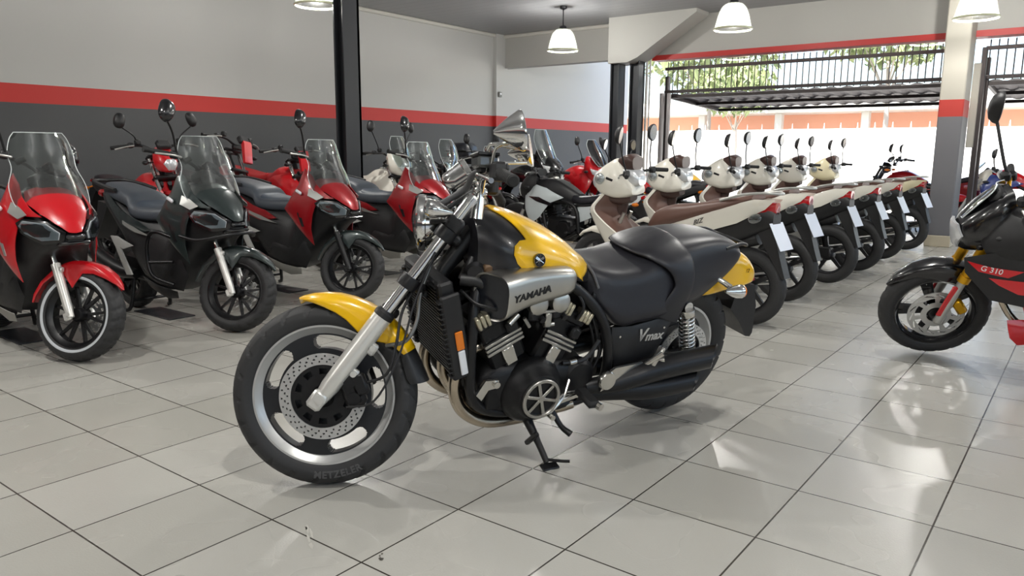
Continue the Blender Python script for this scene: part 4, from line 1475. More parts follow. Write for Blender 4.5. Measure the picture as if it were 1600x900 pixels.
# ------------------------------------------------------------------ adventure scooters
def build_adv(label, loc, head, steer, paint, fork, fender, rear_seat, bars=False, stripe=False, rim=BLKM, accent=SILV):
    t = thing('adventure_scooter', label, 'scooter', loc, (0, 0, rad(head)), 'adventure scooters in a row along the left')
    WB, RF, RR = 1.324, .265, .256
    S = steer_m(WB, RF, 26.5, .04, steer)
    FC = (WB, 0, RF)
    b0 = loc

    def O(name, mb, m, par=None, sharp=38, st=False, lb=None):
        return obj(name, mb.xf(S) if st else mb, m, par or t, sharp, lb)

    def wheel(name, c, R, w, rb, st):
        r = O(name, rim_mb(c, rb, w * .8, .018, 64), rim, None, 30, st)
        O('tyre', tyre_mb(c, R, w, rb - .003, blocks(26, .005), 156), RUB, r, 40, st)
        sp = spokes_mb(c, 6, .035, rb - .014, .0095, .006, 0, .02, 0, .2)
        sp.lathe([(.001, -.045), (.03, -.045), (.042, -.03), (.042, .03), (.03, .045), (.001, .045)], c, (0, 1, 0), 28)
        O('spokes', sp, rim, r, 40, st)
        return r
    r = wheel('front_wheel', FC, RF, .122, .188, True)
    wave = lambda r_, a: r_ < .104 + .008 * math.sin(a * 12) and not (.062 < r_ < .074 and (a * 8 / PI) % 2 < 1.1) and not (.084 < r_ < .094 and (a * 12 / PI + .6) % 2 < .8)
    O('brake_disc', MB().polar((WB, .062, RF), .045, .114, -.002, .002, wave, 24, 180), DISC, r, 30, True)
    if stripe:
        for y in (.0565, -.0565):
            O('rim_stripe', MB().lathe([(.2, 0), (.206, .003 if y > 0 else -.003), (.214, .0045 if y > 0 else -.0045), (.219, .002 if y > 0 else -.002), (.21, -.01 if y > 0 else .01)], (WB, y, RF), (0, 1, 0), 72, True), mat('white_tyre_band', (196, 200, 204), .5), r, 40, True)
    wheel('rear_wheel', (0, 0, RR), RR, .132, .172, False)
    O('brake_caliper', MB().box((WB - .075, .07, RF + .07), (.05, .04, .08), rot('Y', 30), ch=.01), SILV, None, 38, True)
    u = V((-math.sin(rad(26.5)), 0, math.cos(rad(26.5))))
    A = V(FC)
    for sg in (1, -1):
        o = V((0, .088 * sg, 0))
        f = MB().tube([A + o - u * .02, A + o + u * .04, A + o + u * .3], [.019, .024, .025], 20)
        f.box(A + o + V((-.012, 0, -.012)), (.05, .026, .05), rot('Y', -26), ch=.008).rod(A + o + V((0, .012 * sg, 0)), A + o + V((0, .022 * sg, 0)), .012, 6)
        f.box(A + o + u * .27 + V((.018, 0, .0)), (.04, .03, .03), None, ch=.006)
        k = O('fork_leg', f, fork, None, 38, True)
        O('fork_tube', MB().rod(A + o + u * .29, A + o + u * .56, .0155, 18), CHR, k, 38, True)
    O('fork_yoke', MB().box(A + u * .5, (.06, .22, .05), rot('Y', -26), ch=.012), BLKM, None, 38, True)
    arcs = [(34, .30, .297, .006), (42, .305, .288, .034), (54, .309, .272, .054), (70, .31, .256, .064), (84, .31, .236, .07), (93, .309, .176, .073), (99, .309, .15, .074), (105, .308, .18, .074), (113, .307, .24, .072),
            (126, .305, .262, .07), (145, .302, .268, .068), (162, .3, .272, .064), (172, .298, .285, .05)]
    O('front_fender', arc_fender(WB, RF, arcs), fender, None, 40, True)
    # black inner body
    core = MB().body([(1.39, [(0, .72), (.03, .715), (.04, .70), (.03, .68), (0, .675)]), (1.3, [(0, .79), (.08, .77), (.12, .71), (.09, .645), (0, .635)]),
                      (1.18, [(0, .88), (.11, .85), (.165, .74), (.13, .6), (0, .57)]), (1.05, [(0, .97), (.12, .94), (.19, .75), (.17, .5), (0, .44)]),
                      (.95, [(0, .95), (.12, .92), (.2, .68), (.195, .36), (0, .3)]), (.84, [(0, .68), (.12, .66), (.2, .5), (.2, .3), (0, .24)]),
                      (.7, [(0, .70), (.12, .69), (.195, .52), (.195, .26), (0, .22)]), (.5, [(0, .72), (.13, .71), (.195, .58), (.18, .32), (0, .28)]),
                      (.25, [(0, .76), (.13, .75), (.175, .66), (.15, .5), (0, .5)]), (0, [(0, .84), (.11, .83), (.14, .76), (.11, .66), (0, .66)]),
                      (-.2, [(0, .88), (.08, .87), (.1, .84), (.07, .76), (0, .76)]), (-.3, [(0, .88), (.03, .875), (.04, .86), (.03, .84), (0, .84)])], 3, 3)
    O('body', core, BLKP, None, 45)
    O('engine', MB().box((.3, 0, .33), (.5, .2, .2), rot('Y', 4), ch=.03).rod((0, -.11, RR), (0, .13, RR), .05, 20).box((.1, .11, .27), (.36, .06, .12), None, ch=.025), ENGB)
    O('muffler', MB().tube([(.3, -.14, .3), (.1, -.17, .32), (-.22, -.19, .42)], [.035, .055, .05], 20, 3), BLKM)
    # front cowl
    cw = [(1.06, -.125, .965), (1.16, -.155, .9), (1.27, -.125, .845), (1.35, -.08, .79), (1.405, -.035, .745), (1.412, 0, .742), (1.405, .035, .745), (1.35, .08, .79), (1.27, .125, .845), (1.16, .155, .9), (1.06, .125, .965), (1.05, 0, .985)]
    O('front_cowl', shell(cw, 2, [(1.2, 0, .925), (1.3, 0, .862), (1.37, 0, .8)], .012, .03, 1, .01, .03, (.3, 0, 1)), paint, None, 35)
    O('cowl_vent', MB().box((1.395, 0, .715), (.03, .1, .03), rot('Y', 25), ch=.008).box((1.35, 0, .672), (.1, .16, .02), rot('Y', -12), ch=.008), BLKG)
    for sg in (1, -1):
        lp = [(1.395, .05, .742), (1.32, .112, .80), (1.2, .192, .815), (1.165, .215, .79), (1.2, .205, .735), (1.3, .135, .672), (1.385, .06, .685)]
        ls = O('lamp_surround', sided(shell(lp, 1, (), .02, .03, 1, .004, .012, (.6, 1, 0)), sg), BLKG)
        li = [(1.376, .07, .738), (1.318, .115, .788), (1.205, .19, .803), (1.185, .205, .775), (1.22, .19, .735), (1.3, .138, .695), (1.37, .075, .7)]
        hl = O('headlamp', sided(shell(li, 1, (), .006, .02, 1, .002, .008, (.6, 1, 0), .004), sg), HLW, ls)
        O('headlamp_lens', sided(shell([(a[0], a[1], a[2]) for a in li], 1, (), .003, .02, 1, .002, .008, (.6, 1, 0), .011), sg), HGL, ls)
        wg = [(.97, .15, 1.06), (1.07, .15, 1.0), (1.14, .165, .93), (1.24, .16, .86), (1.3, .122, .825), (1.2, .196, .828), (1.168, .216, .785), (1.14, .225, .7), (1.115, .222, .58), (1.12, .2, .45), (1.02, .235, .55), (.92, .25, .65), (.82, .258, .735), (.87, .235, .80), (.94, .19, .92)]
        O('side_fairing', sided(shell(wg, 1, [(1.08, .22, .78), (1.05, .238, .68)], .014, .03, 1, .01, .025, (0, 1, .3)), sg), paint, None, 35)
        O('fairing_accent', sided(shell([(1.08, .192, .9), (1.16, .182, .875), (1.24, .178, .835), (1.19, .206, .812), (1.1, .222, .845)], 1, (), .008, .03, 1, .003, .01, (0, 1, .4), .006), sg), accent)
        O('fairing_decal', sided(shell([(1.02, .228, .78), (1.055, .226, .78), (1.03, .238, .7), (1.06, .238, .6), (1.035, .24, .6), (.99, .246, .7)], 1, (), .004, .03, 1, .001, .01, (0, 1, .2), .004), sg), accent if stripe else DKM)
        tl = [(.64, .2, .64), (.5, .205, .7), (.3, .185, .735), (.1, .165, .8), (-.1, .13, .885), (-.28, .06, .905), (-.33, .02, .9), (-.2, .1, .82), (0, .15, .755), (.2, .185, .66), (.42, .205, .615)]
        O('tail_panel', sided(shell(tl, 1, (), .012, .03, 1, .008, .02, (0, 1, .2)), sg), paint, None, 35)
        O('tail_strip', sided(shell([(.66, .2, .6), (.45, .21, .655), (.25, .19, .69), (.26, .195, .665), (.47, .212, .62)], 1, (), .006, .03, 1, .002, .01, (0, 1, .2), .003), sg), SILV)
        O('lower_cover', sided(shell([(1.0, .2, .5), (1.06, .18, .36), (.98, .18, .25), (.7, .205, .27), (.5, .205, .36), (.6, .215, .45), (.8, .22, .42)], 1, [(.8, .225, .34)], .012, .03, 1, .012, .03, (0, 1, 0)), sg), BLKP, None, 35)
        O('under_cowl', sided(shell([(.48, .19, .31), (.72, .212, .27), (.95, .2, .25), (.93, .185, .2), (.78, .175, .18), (.55, .17, .23)], 1, (), .01, .03, 1, .006, .02, (0, 1, -.3), .004), sg), BLKP if bars else mat('warm_grey_plastic', (150, 148, 142), .45))
        O('footrest_plate', sided(shell([(.08, .2, .57), (.2, .21, .575), (.45, .225, .525), (.3, .22, .49), (.24, .215, .5), (.38, .21, .31), (.28, .2, .3), (.16, .2, .48)], 1, (), .016, .03, 1, .005, .012, (0, 1, 0), .01), sg), mat('bright_silver_plastic', (196, 196, 192), .35, .2, .3), None, 35)
    sm_, tp = [(.79, .755, .06), (.7, .8, .13), (.5, .8, .17), (.34, .815, .168), (.26, .88, .155), (.05, .922, .14), (-.14, .95, .11), (-.24, .942, .07)], None
    st = MB().body([(x, [(0, z), (w * .7, z - .004), (w, z - .04), (w * .92, z - .1), (0, z - .1)]) for x, z, w in sm_], 4, 3)
    se = O('seat', st, GSEAT, None, 50)
    O('rider_pad', MB().body([(x, [(0, z), (w * .7, z - .004), (w, z - .035), (w * .9, z - .06), (0, z - .06)]) for x, z, w in [(.74, .79, .06), (.66, .808, .12), (.5, .806, .15), (.36, .82, .15), (.3, .835, .12)]], 4, 3), rear_seat, se, 50)
    O('grab_rail', MB().tube([(.1, .15, .9), (-.1, .155, .93), (-.3, .11, .955), (-.36, 0, .955), (-.3, -.11, .955), (-.1, -.155, .93), (.1, -.15, .9)], .014, 10, 4), BLKP)
    O('tail_lamp', MB().box((-.33, 0, .86), (.05, .14, .05), rot('Y', 20), ch=.012), REDL)
    O('rear_fender', MB().prism([(-.2, .78), (-.36, .8), (-.46, .52), (-.43, .5), (-.3, .66)], -.07, .07), BLKP)
    # screen
    scr, bd = curved_screen([(1.26, .83, .13), (1.21, .87, .19), (1.155, .98, .2), (1.115, 1.08, .168), (1.08, 1.16, .17), (1.06, 1.24, .15), (1.05, 1.28, .125)], .06)
    so_ = O('windscreen', scr, GLS, None, 50)
    O('screen_edge', MB().tube(bd, .0022, 6, 1, True, True), mat('acrylic_edge', (214, 220, 220), .15), so_)
    O('screen_mount', MB().box((1.08, 0, .98), (.03, .1, .14), rot('Y', -28), ch=.01).rod((1.1, -.12, .93), (1.1, .12, .93), .01, 8), BLKP)
    # steering: bars, meter, controls, mirrors
    bp = [(.82, .4, 1.09), (.89, .26, 1.1), (.965, .14, 1.07), (.99, .07, 1.04), (.99, 0, 1.035)]
    bp += [(x, -y, z) for x, y, z in bp[-2::-1]]
    hb = O('handlebar', MB().tube(bp, .011, 12, 5).rod((1.0, 0, 1.03), (1.06, 0, .9), .022, 14).box((.985, 0, 1.05), (.07, .16, .05), rot('Y', 25), ch=.012), BLKM, None, 40, True)
    O('meter', MB().box((1.02, 0, 1.075), (.07, .13, .07), rot('Y', -35), ch=.014), BLKG, hb, 38, True)
    for sg in (1, -1):
        O('grip', MB().rod((.812, .415 * sg, 1.09), (.88, .28 * sg, 1.1), .0165, 16).rod((.805, .427 * sg, 1.089), (.814, .412 * sg, 1.09), .019, 14), GRIP, hb, 38, True)
        O('switch_box', MB().box((.9, .245 * sg, 1.103), (.05, .05, .05), rot('Z', 20 * sg), ch=.01).rod((.95, .2 * sg, 1.07), (.97, .17 * sg, 1.1), .018, 12), BLKP, hb, 38, True)
        O('lever', MB().tube([(.935, .22 * sg, 1.095), (.925, .3 * sg, 1.09), (.87, .4 * sg, 1.075)], [.008, .006, .007], 8, 4), SILV, hb, 38, True)
        c = V((.92, -.42, 1.345)) if sg < 0 else V((.93, .2, 1.2))
        Rm = rot('Z', 10 * sg) @ rot('Y', -12) @ rot('X', 22 * sg)
        mi = O('mirror', mirror_head(c, Rm, .056, .078, .045), BLKG, None, 40, True)
        O('mirror_glass', mirror_glass(c, Rm, .056, .078), ALUB, mi, 40, True)
        O('mirror_stalk', MB().tube([(.92, .25 * sg, 1.115), c * .4 + V((.55, .15 * sg, .69)), c + V((.01, -.01 * sg, -.06))], [.008, .007, .007], 10, 4), BLKM, mi, 40, True)
    O('hand_cover', MB().box((1.0, 0, 1.0), (.12, .24, .07), rot('Y', -25), ch=.02), BLKP, hb, 38, True)
    # indicators, stand
    for sg in (1, -1):
        O('turn_signal', MB().box((1.0, .232 * sg, .87), (.07, .02, .026), rot('Y', 20), ch=.008), WLENS)
    O('centre_stand', MB().tube([(.22, .12, .28), (.2, .15, .05), (.14, .17, .014)], .014, 8, 3).mir().rod((.2, -.14, .09), (.2, .14, .09), .012, 8), BLKM)
    if bars:
        hp = [(1.0, .23, .62), (.9, .3, .66), (.82, .31, .6), (.8, .31, .48), (.84, .3, .36), (.95, .22, .3)]
        for sg in (1, -1):
            O('crash_bar', MB().tube([(x, y * sg, z) for x, y, z in hp], .013, 10, 5).tube([(.83, .31 * sg, .45), (1.0, .24 * sg, .46)], .011, 10), BLKM)
        O('crash_bar', MB().tube([(1.1, .24, .64), (1.25, .2, .62), (1.42, .08, .66), (1.43, -.08, .66), (1.25, -.2, .62), (1.1, -.24, .64)], .012, 10, 5), BLKM)
    return t


BLUS = mat('blue_black_vinyl', (52, 62, 74), .5, bump=.1, nscale=300)
d5 = V((math.cos(rad(-4)), math.sin(rad(-4)), 0)) * 1.324
for q in (
    ('bright red adventure scooter with silver fork legs and white tyre ring, nearest the left edge', (-2.491, .503), -2, 32, RED, SILV2, RED, GSEAT, False, True),
    ('dark green-grey adventure scooter with black crash bars and silver fork legs', (-2.449, 1.482), 0, 32, GUN, SILV2, GUN, BLUS, True, False),
    ('deep red adventure scooter with black fork legs, in front of the steel column', (-2.673, 2.667), 0, 32, DRED, BLKM, GUN, BLUS, False, False),
    ('deep red adventure scooter half hidden behind the yellow motorcycle headlamp', (-2.75, 3.86), 0, 32, DRED, BLKM, GUN, BLUS, False, False),
):
    c = V((q[1][0], q[1][1], .0)) - V((math.cos(rad(q[2])), math.sin(rad(q[2])), 0)) * 1.324
    build_adv(q[0], tuple(c), *q[2:])
    mt = MB().box((0, .0, .004), (.5, .2, .008), None, ch=.002)
    m_ = thing('stand_plate', '', 'plate', (c.x + .42, c.y - .02, 0), (0, 0, rad(q[2])), 'dark plates under the scooter stands')
    m_['label'] = 'dark plate on the floor beneath the ' + {-2: 'bright red scooter', 1.482: 'green-grey scooter'}.get(q[2] if q[2] == -2 else q[1][1], 'red scooter by the column' if q[1][1] < 3 else 'half-hidden red scooter')
    obj('sheet', mt, STLC, m_)

# ------------------------------------------------------------------ white underbone motorcycles
def build_biz(steer=8):
    t = thing('underbone_motorcycle', '', 'motorcycle')
    WB, RF, RR = 1.26, .29, .275
    S = steer_m(WB, RF, 27, .03, steer)
    FC = (WB, 0, RF)

    def O(name, mb, m, par=None, sharp=38, st=False):
        return obj(name, mb.xf(S) if st else mb, m, par or t, sharp)

    def wheel(name, c, R, w, rb, st):
        r = O(name, rim_mb(c, rb, w * .7, .012, 56), DKM, None, 30, st)
        O('tyre', tyre_mb(c, R, w, rb - .003, blocks(24, .003), 120), RUB, r, 40, st)
        sp = spokes_mb(c, 5, .04, rb - .01, .018, .012, 0, .02, .16)
        sp.lathe([(.001, -.05), (.045, -.05), (.06, -.03), (.06, .03), (.045, .05), (.001, .05)], c, (0, 1, 0), 28)
        O('spokes', sp, DKM, r, 40, st)
        return r
    wheel('front_wheel', FC, RF, .075, .22, True)
    wheel('rear_wheel', (0, 0, RR), RR, .1, .185, False)
    u = V((-math.sin(rad(27)), 0, math.cos(rad(27))))
    A = V(FC)
    for sg in (1, -1):
        O('fork_leg', MB().tube([A + V((0, .065 * sg, 0)), A + V((0, .065 * sg, 0)) + u * .3, A + V((0, .06 * sg, 0)) + u * .5], [.02, .021, .014], 14), ALU, None, 38, True)
    O('front_fender', arc_fender(WB, RF, [(48, .325, .32, .006), (58, .33, .312, .036), (75, .333, .298, .05), (95, .334, .27, .058), (115, .333, .262, .06), (135, .331, .28, .058), (155, .33, .29, .054), (172, .328, .3, .045)]), WHT, None, 40, True)
    # head: handlebar cowl with lamp, meter, signals
    hd = MB().body([(1.285, [(0, 1.04), (.045, 1.035), (.065, .99), (.055, .925), (0, .91)]), (1.23, [(0, 1.085), (.08, 1.07), (.115, .99), (.1, .9), (0, .88)]), (1.15, [(0, 1.13), (.085, 1.115), (.135, 1.0), (.125, .88), (0, .86)]),
                    (1.08, [(0, 1.15), (.07, 1.14), (.13, 1.02), (.13, .87), (0, .85)]), (1.0, [(0, 1.07), (.07, 1.06), (.118, .99), (.118, .875), (0, .855)]), (.94, [(0, .96), (.06, .955), (.1, .93), (.1, .885), (0, .875)])], 4, 4)
    h = O('head_cowl', hd, WHT, None, 50, True)
    O('headlamp', MB().body([(1.315, [(0, 1.01), (.03, 1.005), (.045, .98), (.035, .94), (0, .93)]), (1.29, [(0, 1.045), (.05, 1.04), (.068, .985), (.056, .93), (0, .915)]), (1.25, [(0, 1.07), (.06, 1.06), (.085, 1.0), (.07, .92), (0, .905)])], 3, 3), LENS, h, 50, True)
    O('meter_hood', MB().body([(1.075, [(0, 1.16), (.06, 1.155), (.075, 1.13), (.06, 1.1), (0, 1.09)]), (1.0, [(0, 1.185), (.075, 1.178), (.09, 1.13), (.075, 1.07), (0, 1.06)]), (.945, [(0, 1.165), (.07, 1.155), (.085, 1.12), (.07, 1.075), (0, 1.065)])], 3, 3), BRNP, h, 50, True)
    O('meter_lens', MB().body([(1.02, [(0, 1.08), (.08, 1.075), (.1, 1.04), (.09, .97), (0, .955)]), (.95, [(0, 1.07), (.075, 1.065), (.095, 1.03), (.085, .96), (0, .945)]), (.905, [(0, 1.03), (.05, 1.02), (.065, .99), (.05, .955), (0, .945)])], 3, 3), LENS, h, 50, True)
    O('head_underside', MB().body([(1.2, [(0, .9), (.06, .89), (.08, .86), (.06, .82), (0, .82)]), (1.05, [(0, .9), (.07, .89), (.09, .85), (.07, .8), (0, .8)]), (.98, [(0, .9), (.05, .89), (.06, .86), (.05, .83), (0, .83)])], 3, 3), BRNP, h, 50, True)
    O('emblem', MB().box((1.12, .136, 1.0), (.06, .006, .02), rot('Y', -20), ch=.002), DKM, h, 38, True)
    hb = O('handlebar', MB().tube([(.87, .33, 1.04), (.93, .22, 1.05), (1.0, .12, 1.04), (1.02, 0, 1.04), (1.0, -.12, 1.04), (.93, -.22, 1.05), (.87, -.33, 1.04)], .011, 10, 4), BLKM, None, 38, True)
    for sg in (1, -1):
        O('turn_signal', MB().ell((1.21, .115 * sg, 1.0), (.055, .035, .045), rot('Z', -30 * sg)), HGL, h, 40, True)
        O('signal_reflector', MB().ell((1.205, .108 * sg, 1.0), (.045, .028, .036), rot('Z', -30 * sg)), LENS, h, 40, True)
        O('grip', MB().rod((.862, .345 * sg, 1.038), (.915, .24 * sg, 1.05), .016, 14), GRIP, hb, 38, True)
        O('switch_box', MB().box((.93, .215 * sg, 1.05), (.05, .05, .05), rot('Z', 20 * sg), ch=.01), BLKP, hb, 38, True)
        O('lever', MB().tube([(.965, .2 * sg, 1.045), (.96, .27 * sg, 1.04), (.925, .345 * sg, 1.03)], [.008, .006, .007], 8, 3), SILV, hb, 38, True)
        c = V((.955, .27 * sg, 1.335))
        Rm = rot('Z', 12 * sg) @ rot('Y', -10) @ rot('X', 12 * sg)
        mi = O('mirror', mirror_head(c, Rm, .048, .068, .035, 2.2), BLKP, None, 40, True)
        O('mirror_glass', mirror_glass(c, Rm, .048, .068), ALUB, mi, 40, True)
        O('mirror_stalk', MB().tube([(.94, .205 * sg, 1.07), (.955, .225 * sg, 1.16), c + V((.005, -.01 * sg, -.05))], .006, 8, 4), BLKM, mi, 40, True)
    # leg shields: white outside, brown inside
    rows = cat([(.93, 1.21, 1.13, .1, 1.04), (.84, 1.27, 1.2, .15, 1.06), (.757, 1.33, 1.24, .18, 1.08), (.668, 1.32, 1.14, .19, 1.03), (.568, 1.27, .98, .2, .95), (.48, 1.2, .92, .2, .93), (.43, 1.13, .96, .17, .95)], 4)
    outer, inner = [], []
    for z, xf, xe, w, xc in rows:
        cv = cat([(xf, 0), (xf - (xf - xe) * .12, w * .45), (xf - (xf - xe) * .4, w * .8), (xe, w)], 4)
        cv = [(x, -y) for x, y in cv[:0:-1]] + cv
        th = [(x - .012, y * .965) for x, y in cv]
        outer.append([(x, y, z) for x, y in cv + th[::-1]])
        ci = cat([(xe + .005, w * .955), (xe * .6 + xc * .4 + .01, w * .8), (xc + .04, w * .42), (xc, 0)], 4)
        ci = ci + [(x, -y) for x, y in ci[-2::-1]]
        inner.append([(x, y, z) for x, y in ci + [(x + .012, y * .96) for x, y in ci[::-1]]])
    O('leg_shield', MB().loft(outer), WHT, None, 45)
    O('inner_panel', MB().loft(inner), BSEAT, None, 45)
    O('steering_stem', MB().rod((1.13, 0, .62), (1.07, 0, .88), .05, 18), BRNP, None, 45)
    O('centre_tunnel', MB().body([(1.05, [(0, .6), (.08, .58), (.1, .5), (.09, .4), (0, .38)]), (.9, [(0, .56), (.09, .545), (.115, .48), (.1, .36), (0, .34)]), (.75, [(0, .6), (.1, .585), (.125, .5), (.11, .37), (0, .35)]), (.62, [(0, .66), (.11, .65), (.135, .56), (.12, .42), (0, .4)])], 3, 3), WHT, None, 45)
    # tail
    for sg in (1, -1):
        sp = [(.75, .1, .64), (.66, .125, .655), (.54, .142, .69), (.3, .15, .775), (.1, .145, .84), (-.06, .12, .885), (-.19, .07, .885), (-.13, .09, .82), (.05, .135, .72), (.25, .155, .655), (.45, .155, .61), (.65, .13, .56), (.74, .11, .57)]
        s_ = O('side_panel', sided(shell(sp, 1, (), .012, .03, 1, .01, .03, (0, 1, 0)), sg), WHT, None, 35)
        k = -1 if sg > 0 else 1
        O('panel_lettering', MB().text('BIZ', .05, lambda a, b, h: (.33 + k * a, sg * (.1545 + h), .715 + b - k * a * .35), .002, .2), BTXT, s_)
        O('rear_turn_signal', MB().ell((-.075, .115 * sg, .755), (.05, .03, .035), rot('Y', 20)), HGL)
        O('grab_rail', sided(MB().tube([(.18, .13, .87), (.02, .135, .915), (-.12, .11, .93), (-.19, .05, .925), (-.2, 0, .925)], .01, 10, 4), sg), SILV)
    O('under_cover', MB().body([(.6, [(0, .62), (.09, .61), (.12, .55), (.1, .45), (0, .43)]), (.35, [(0, .7), (.1, .69), (.13, .6), (.11, .48), (0, .46)]), (.1, [(0, .8), (.09, .78), (.11, .68), (.08, .58), (0, .58)]), (-.1, [(0, .85), (.06, .84), (.08, .77), (.06, .68), (0, .66)]), (-.18, [(0, .8), (.05, .79), (.06, .75), (.05, .7), (0, .69)])], 3, 3), BLKP, None, 45)
    O('seat', MB().body([(.79, [(0, .7), (.05, .695), (.075, .67), (.07, .64), (0, .64)]), (.72, [(0, .775), (.08, .765), (.12, .72), (.115, .655), (0, .65)]), (.6, [(0, .82), (.1, .81), (.145, .76), (.14, .68), (0, .67)]), (.45, [(0, .835), (.11, .828), (.155, .79), (.148, .72), (0, .71)]),
                          (.28, [(0, .862), (.11, .855), (.15, .825), (.145, .775), (0, .76)]), (.1, [(0, .895), (.1, .888), (.138, .865), (.13, .83), (0, .82)]), (-.04, [(0, .922), (.07, .918), (.1, .9), (.095, .885), (0, .88)])], 4, 4), BSEAT, None, 50)
    O('tail_lamp', MB().body([(-.07, [(0, .85), (.07, .845), (.085, .81), (.07, .77), (0, .765)]), (-.13, [(0, .865), (.06, .86), (.07, .81), (.05, .75), (0, .745)]), (-.18, [(0, .865), (.03, .86), (.04, .83), (.03, .79), (0, .785)])], 3, 3), REDL, None, 45)
    pl = V((-.135, 0, .6))
    Rp = rot('Y', 26)
    rf = O('rear_fender', MB().prism([(-.02, .74), (-.15, .75), (-.2, .62), (-.25, .45), (-.28, .36), (-.26, .355), (-.19, .46), (-.1, .6)], -.045, .045).tube([(.16, .0, .56), (0, 0, .6), (-.06, 0, .62)], .05, 10, 3), BLKP)
    O('number_plate', MB().box(pl + Rp @ V((-.092, 0, .0)), (.004, .2, .2), Rp, ch=.001), PLATE, rf)
    O('reflector', MB().box((-.235, 0, .43), (.01, .05, .03), Rp, ch=.003), REDL, rf)
    O('engine', MB().box((.68, 0, .36), (.3, .18, .2), None, ch=.03).rod((.86, 0, .38), (1.02, 0, .43), .055, 20).rod((.62, -.13, .33), (.62, .13, .33), .085, 24), SILV)
    O('swingarm', MB().box((.25, .085, .3), (.55, .03, .055), rot('Y', -3), ch=.01).box((.25, -.085, .3), (.55, .03, .055), rot('Y', -3), ch=.01).rod((0, -.1, RR), (0, .1, RR), .02, 12), BLKM)
    O('chain_case', MB().box((.25, .1, .315), (.62, .025, .1), rot('Y', -3), ch=.02), BLKM)
    for sg in (1, -1):
        O('rear_shock', MB().rod((.06, .1 * sg, .3), (.14, .1 * sg, .6), .024, 14), BLKM)
    O('muffler', MB().tube([(.9, -.1, .3), (.7, -.14, .2), (.4, -.15, .24), (-.12, -.16, .33)], [.016, .02, .04, .045], 16, 3), CHR)
    O('centre_stand', MB().tube([(.42, .09, .26), (.4, .14, .008)], .012, 8).mir(), BLKM)
    return t


biz0 = build_biz()
BZ = [((.146, 3.832), 174, 'white underbone motorcycle with brown seat right behind the yellow motorcycle'), ((.055, 4.897), 174, 'second white underbone motorcycle in the row, counted from the yellow motorcycle'),
      ((.081, 6.065), 174, 'third white underbone motorcycle in the row, counted from the yellow motorcycle'), ((.097, 7.063), 174, 'fourth white underbone motorcycle in the row, counted from the yellow motorcycle'),
      ((.083, 8.202), 173, 'fifth white underbone motorcycle in the row, counted from the yellow motorcycle'), ((.128, 9.417), 170, 'cream underbone motorcycle at the pillar end of the row')]
for i, ((x, y), h, lb) in enumerate(BZ):
    if i == 0:
        biz0.location, biz0.rotation_euler = (x, y, .001), (0, 0, rad(h))
        biz0['label'], biz0['group'] = lb, 'white underbone motorcycles in a row'
    else:
        dup(biz0, lb, (x, y, .001), rad(h), {WHT: CREAM} if i == 5 else None, (), 'white underbone motorcycles in a row')

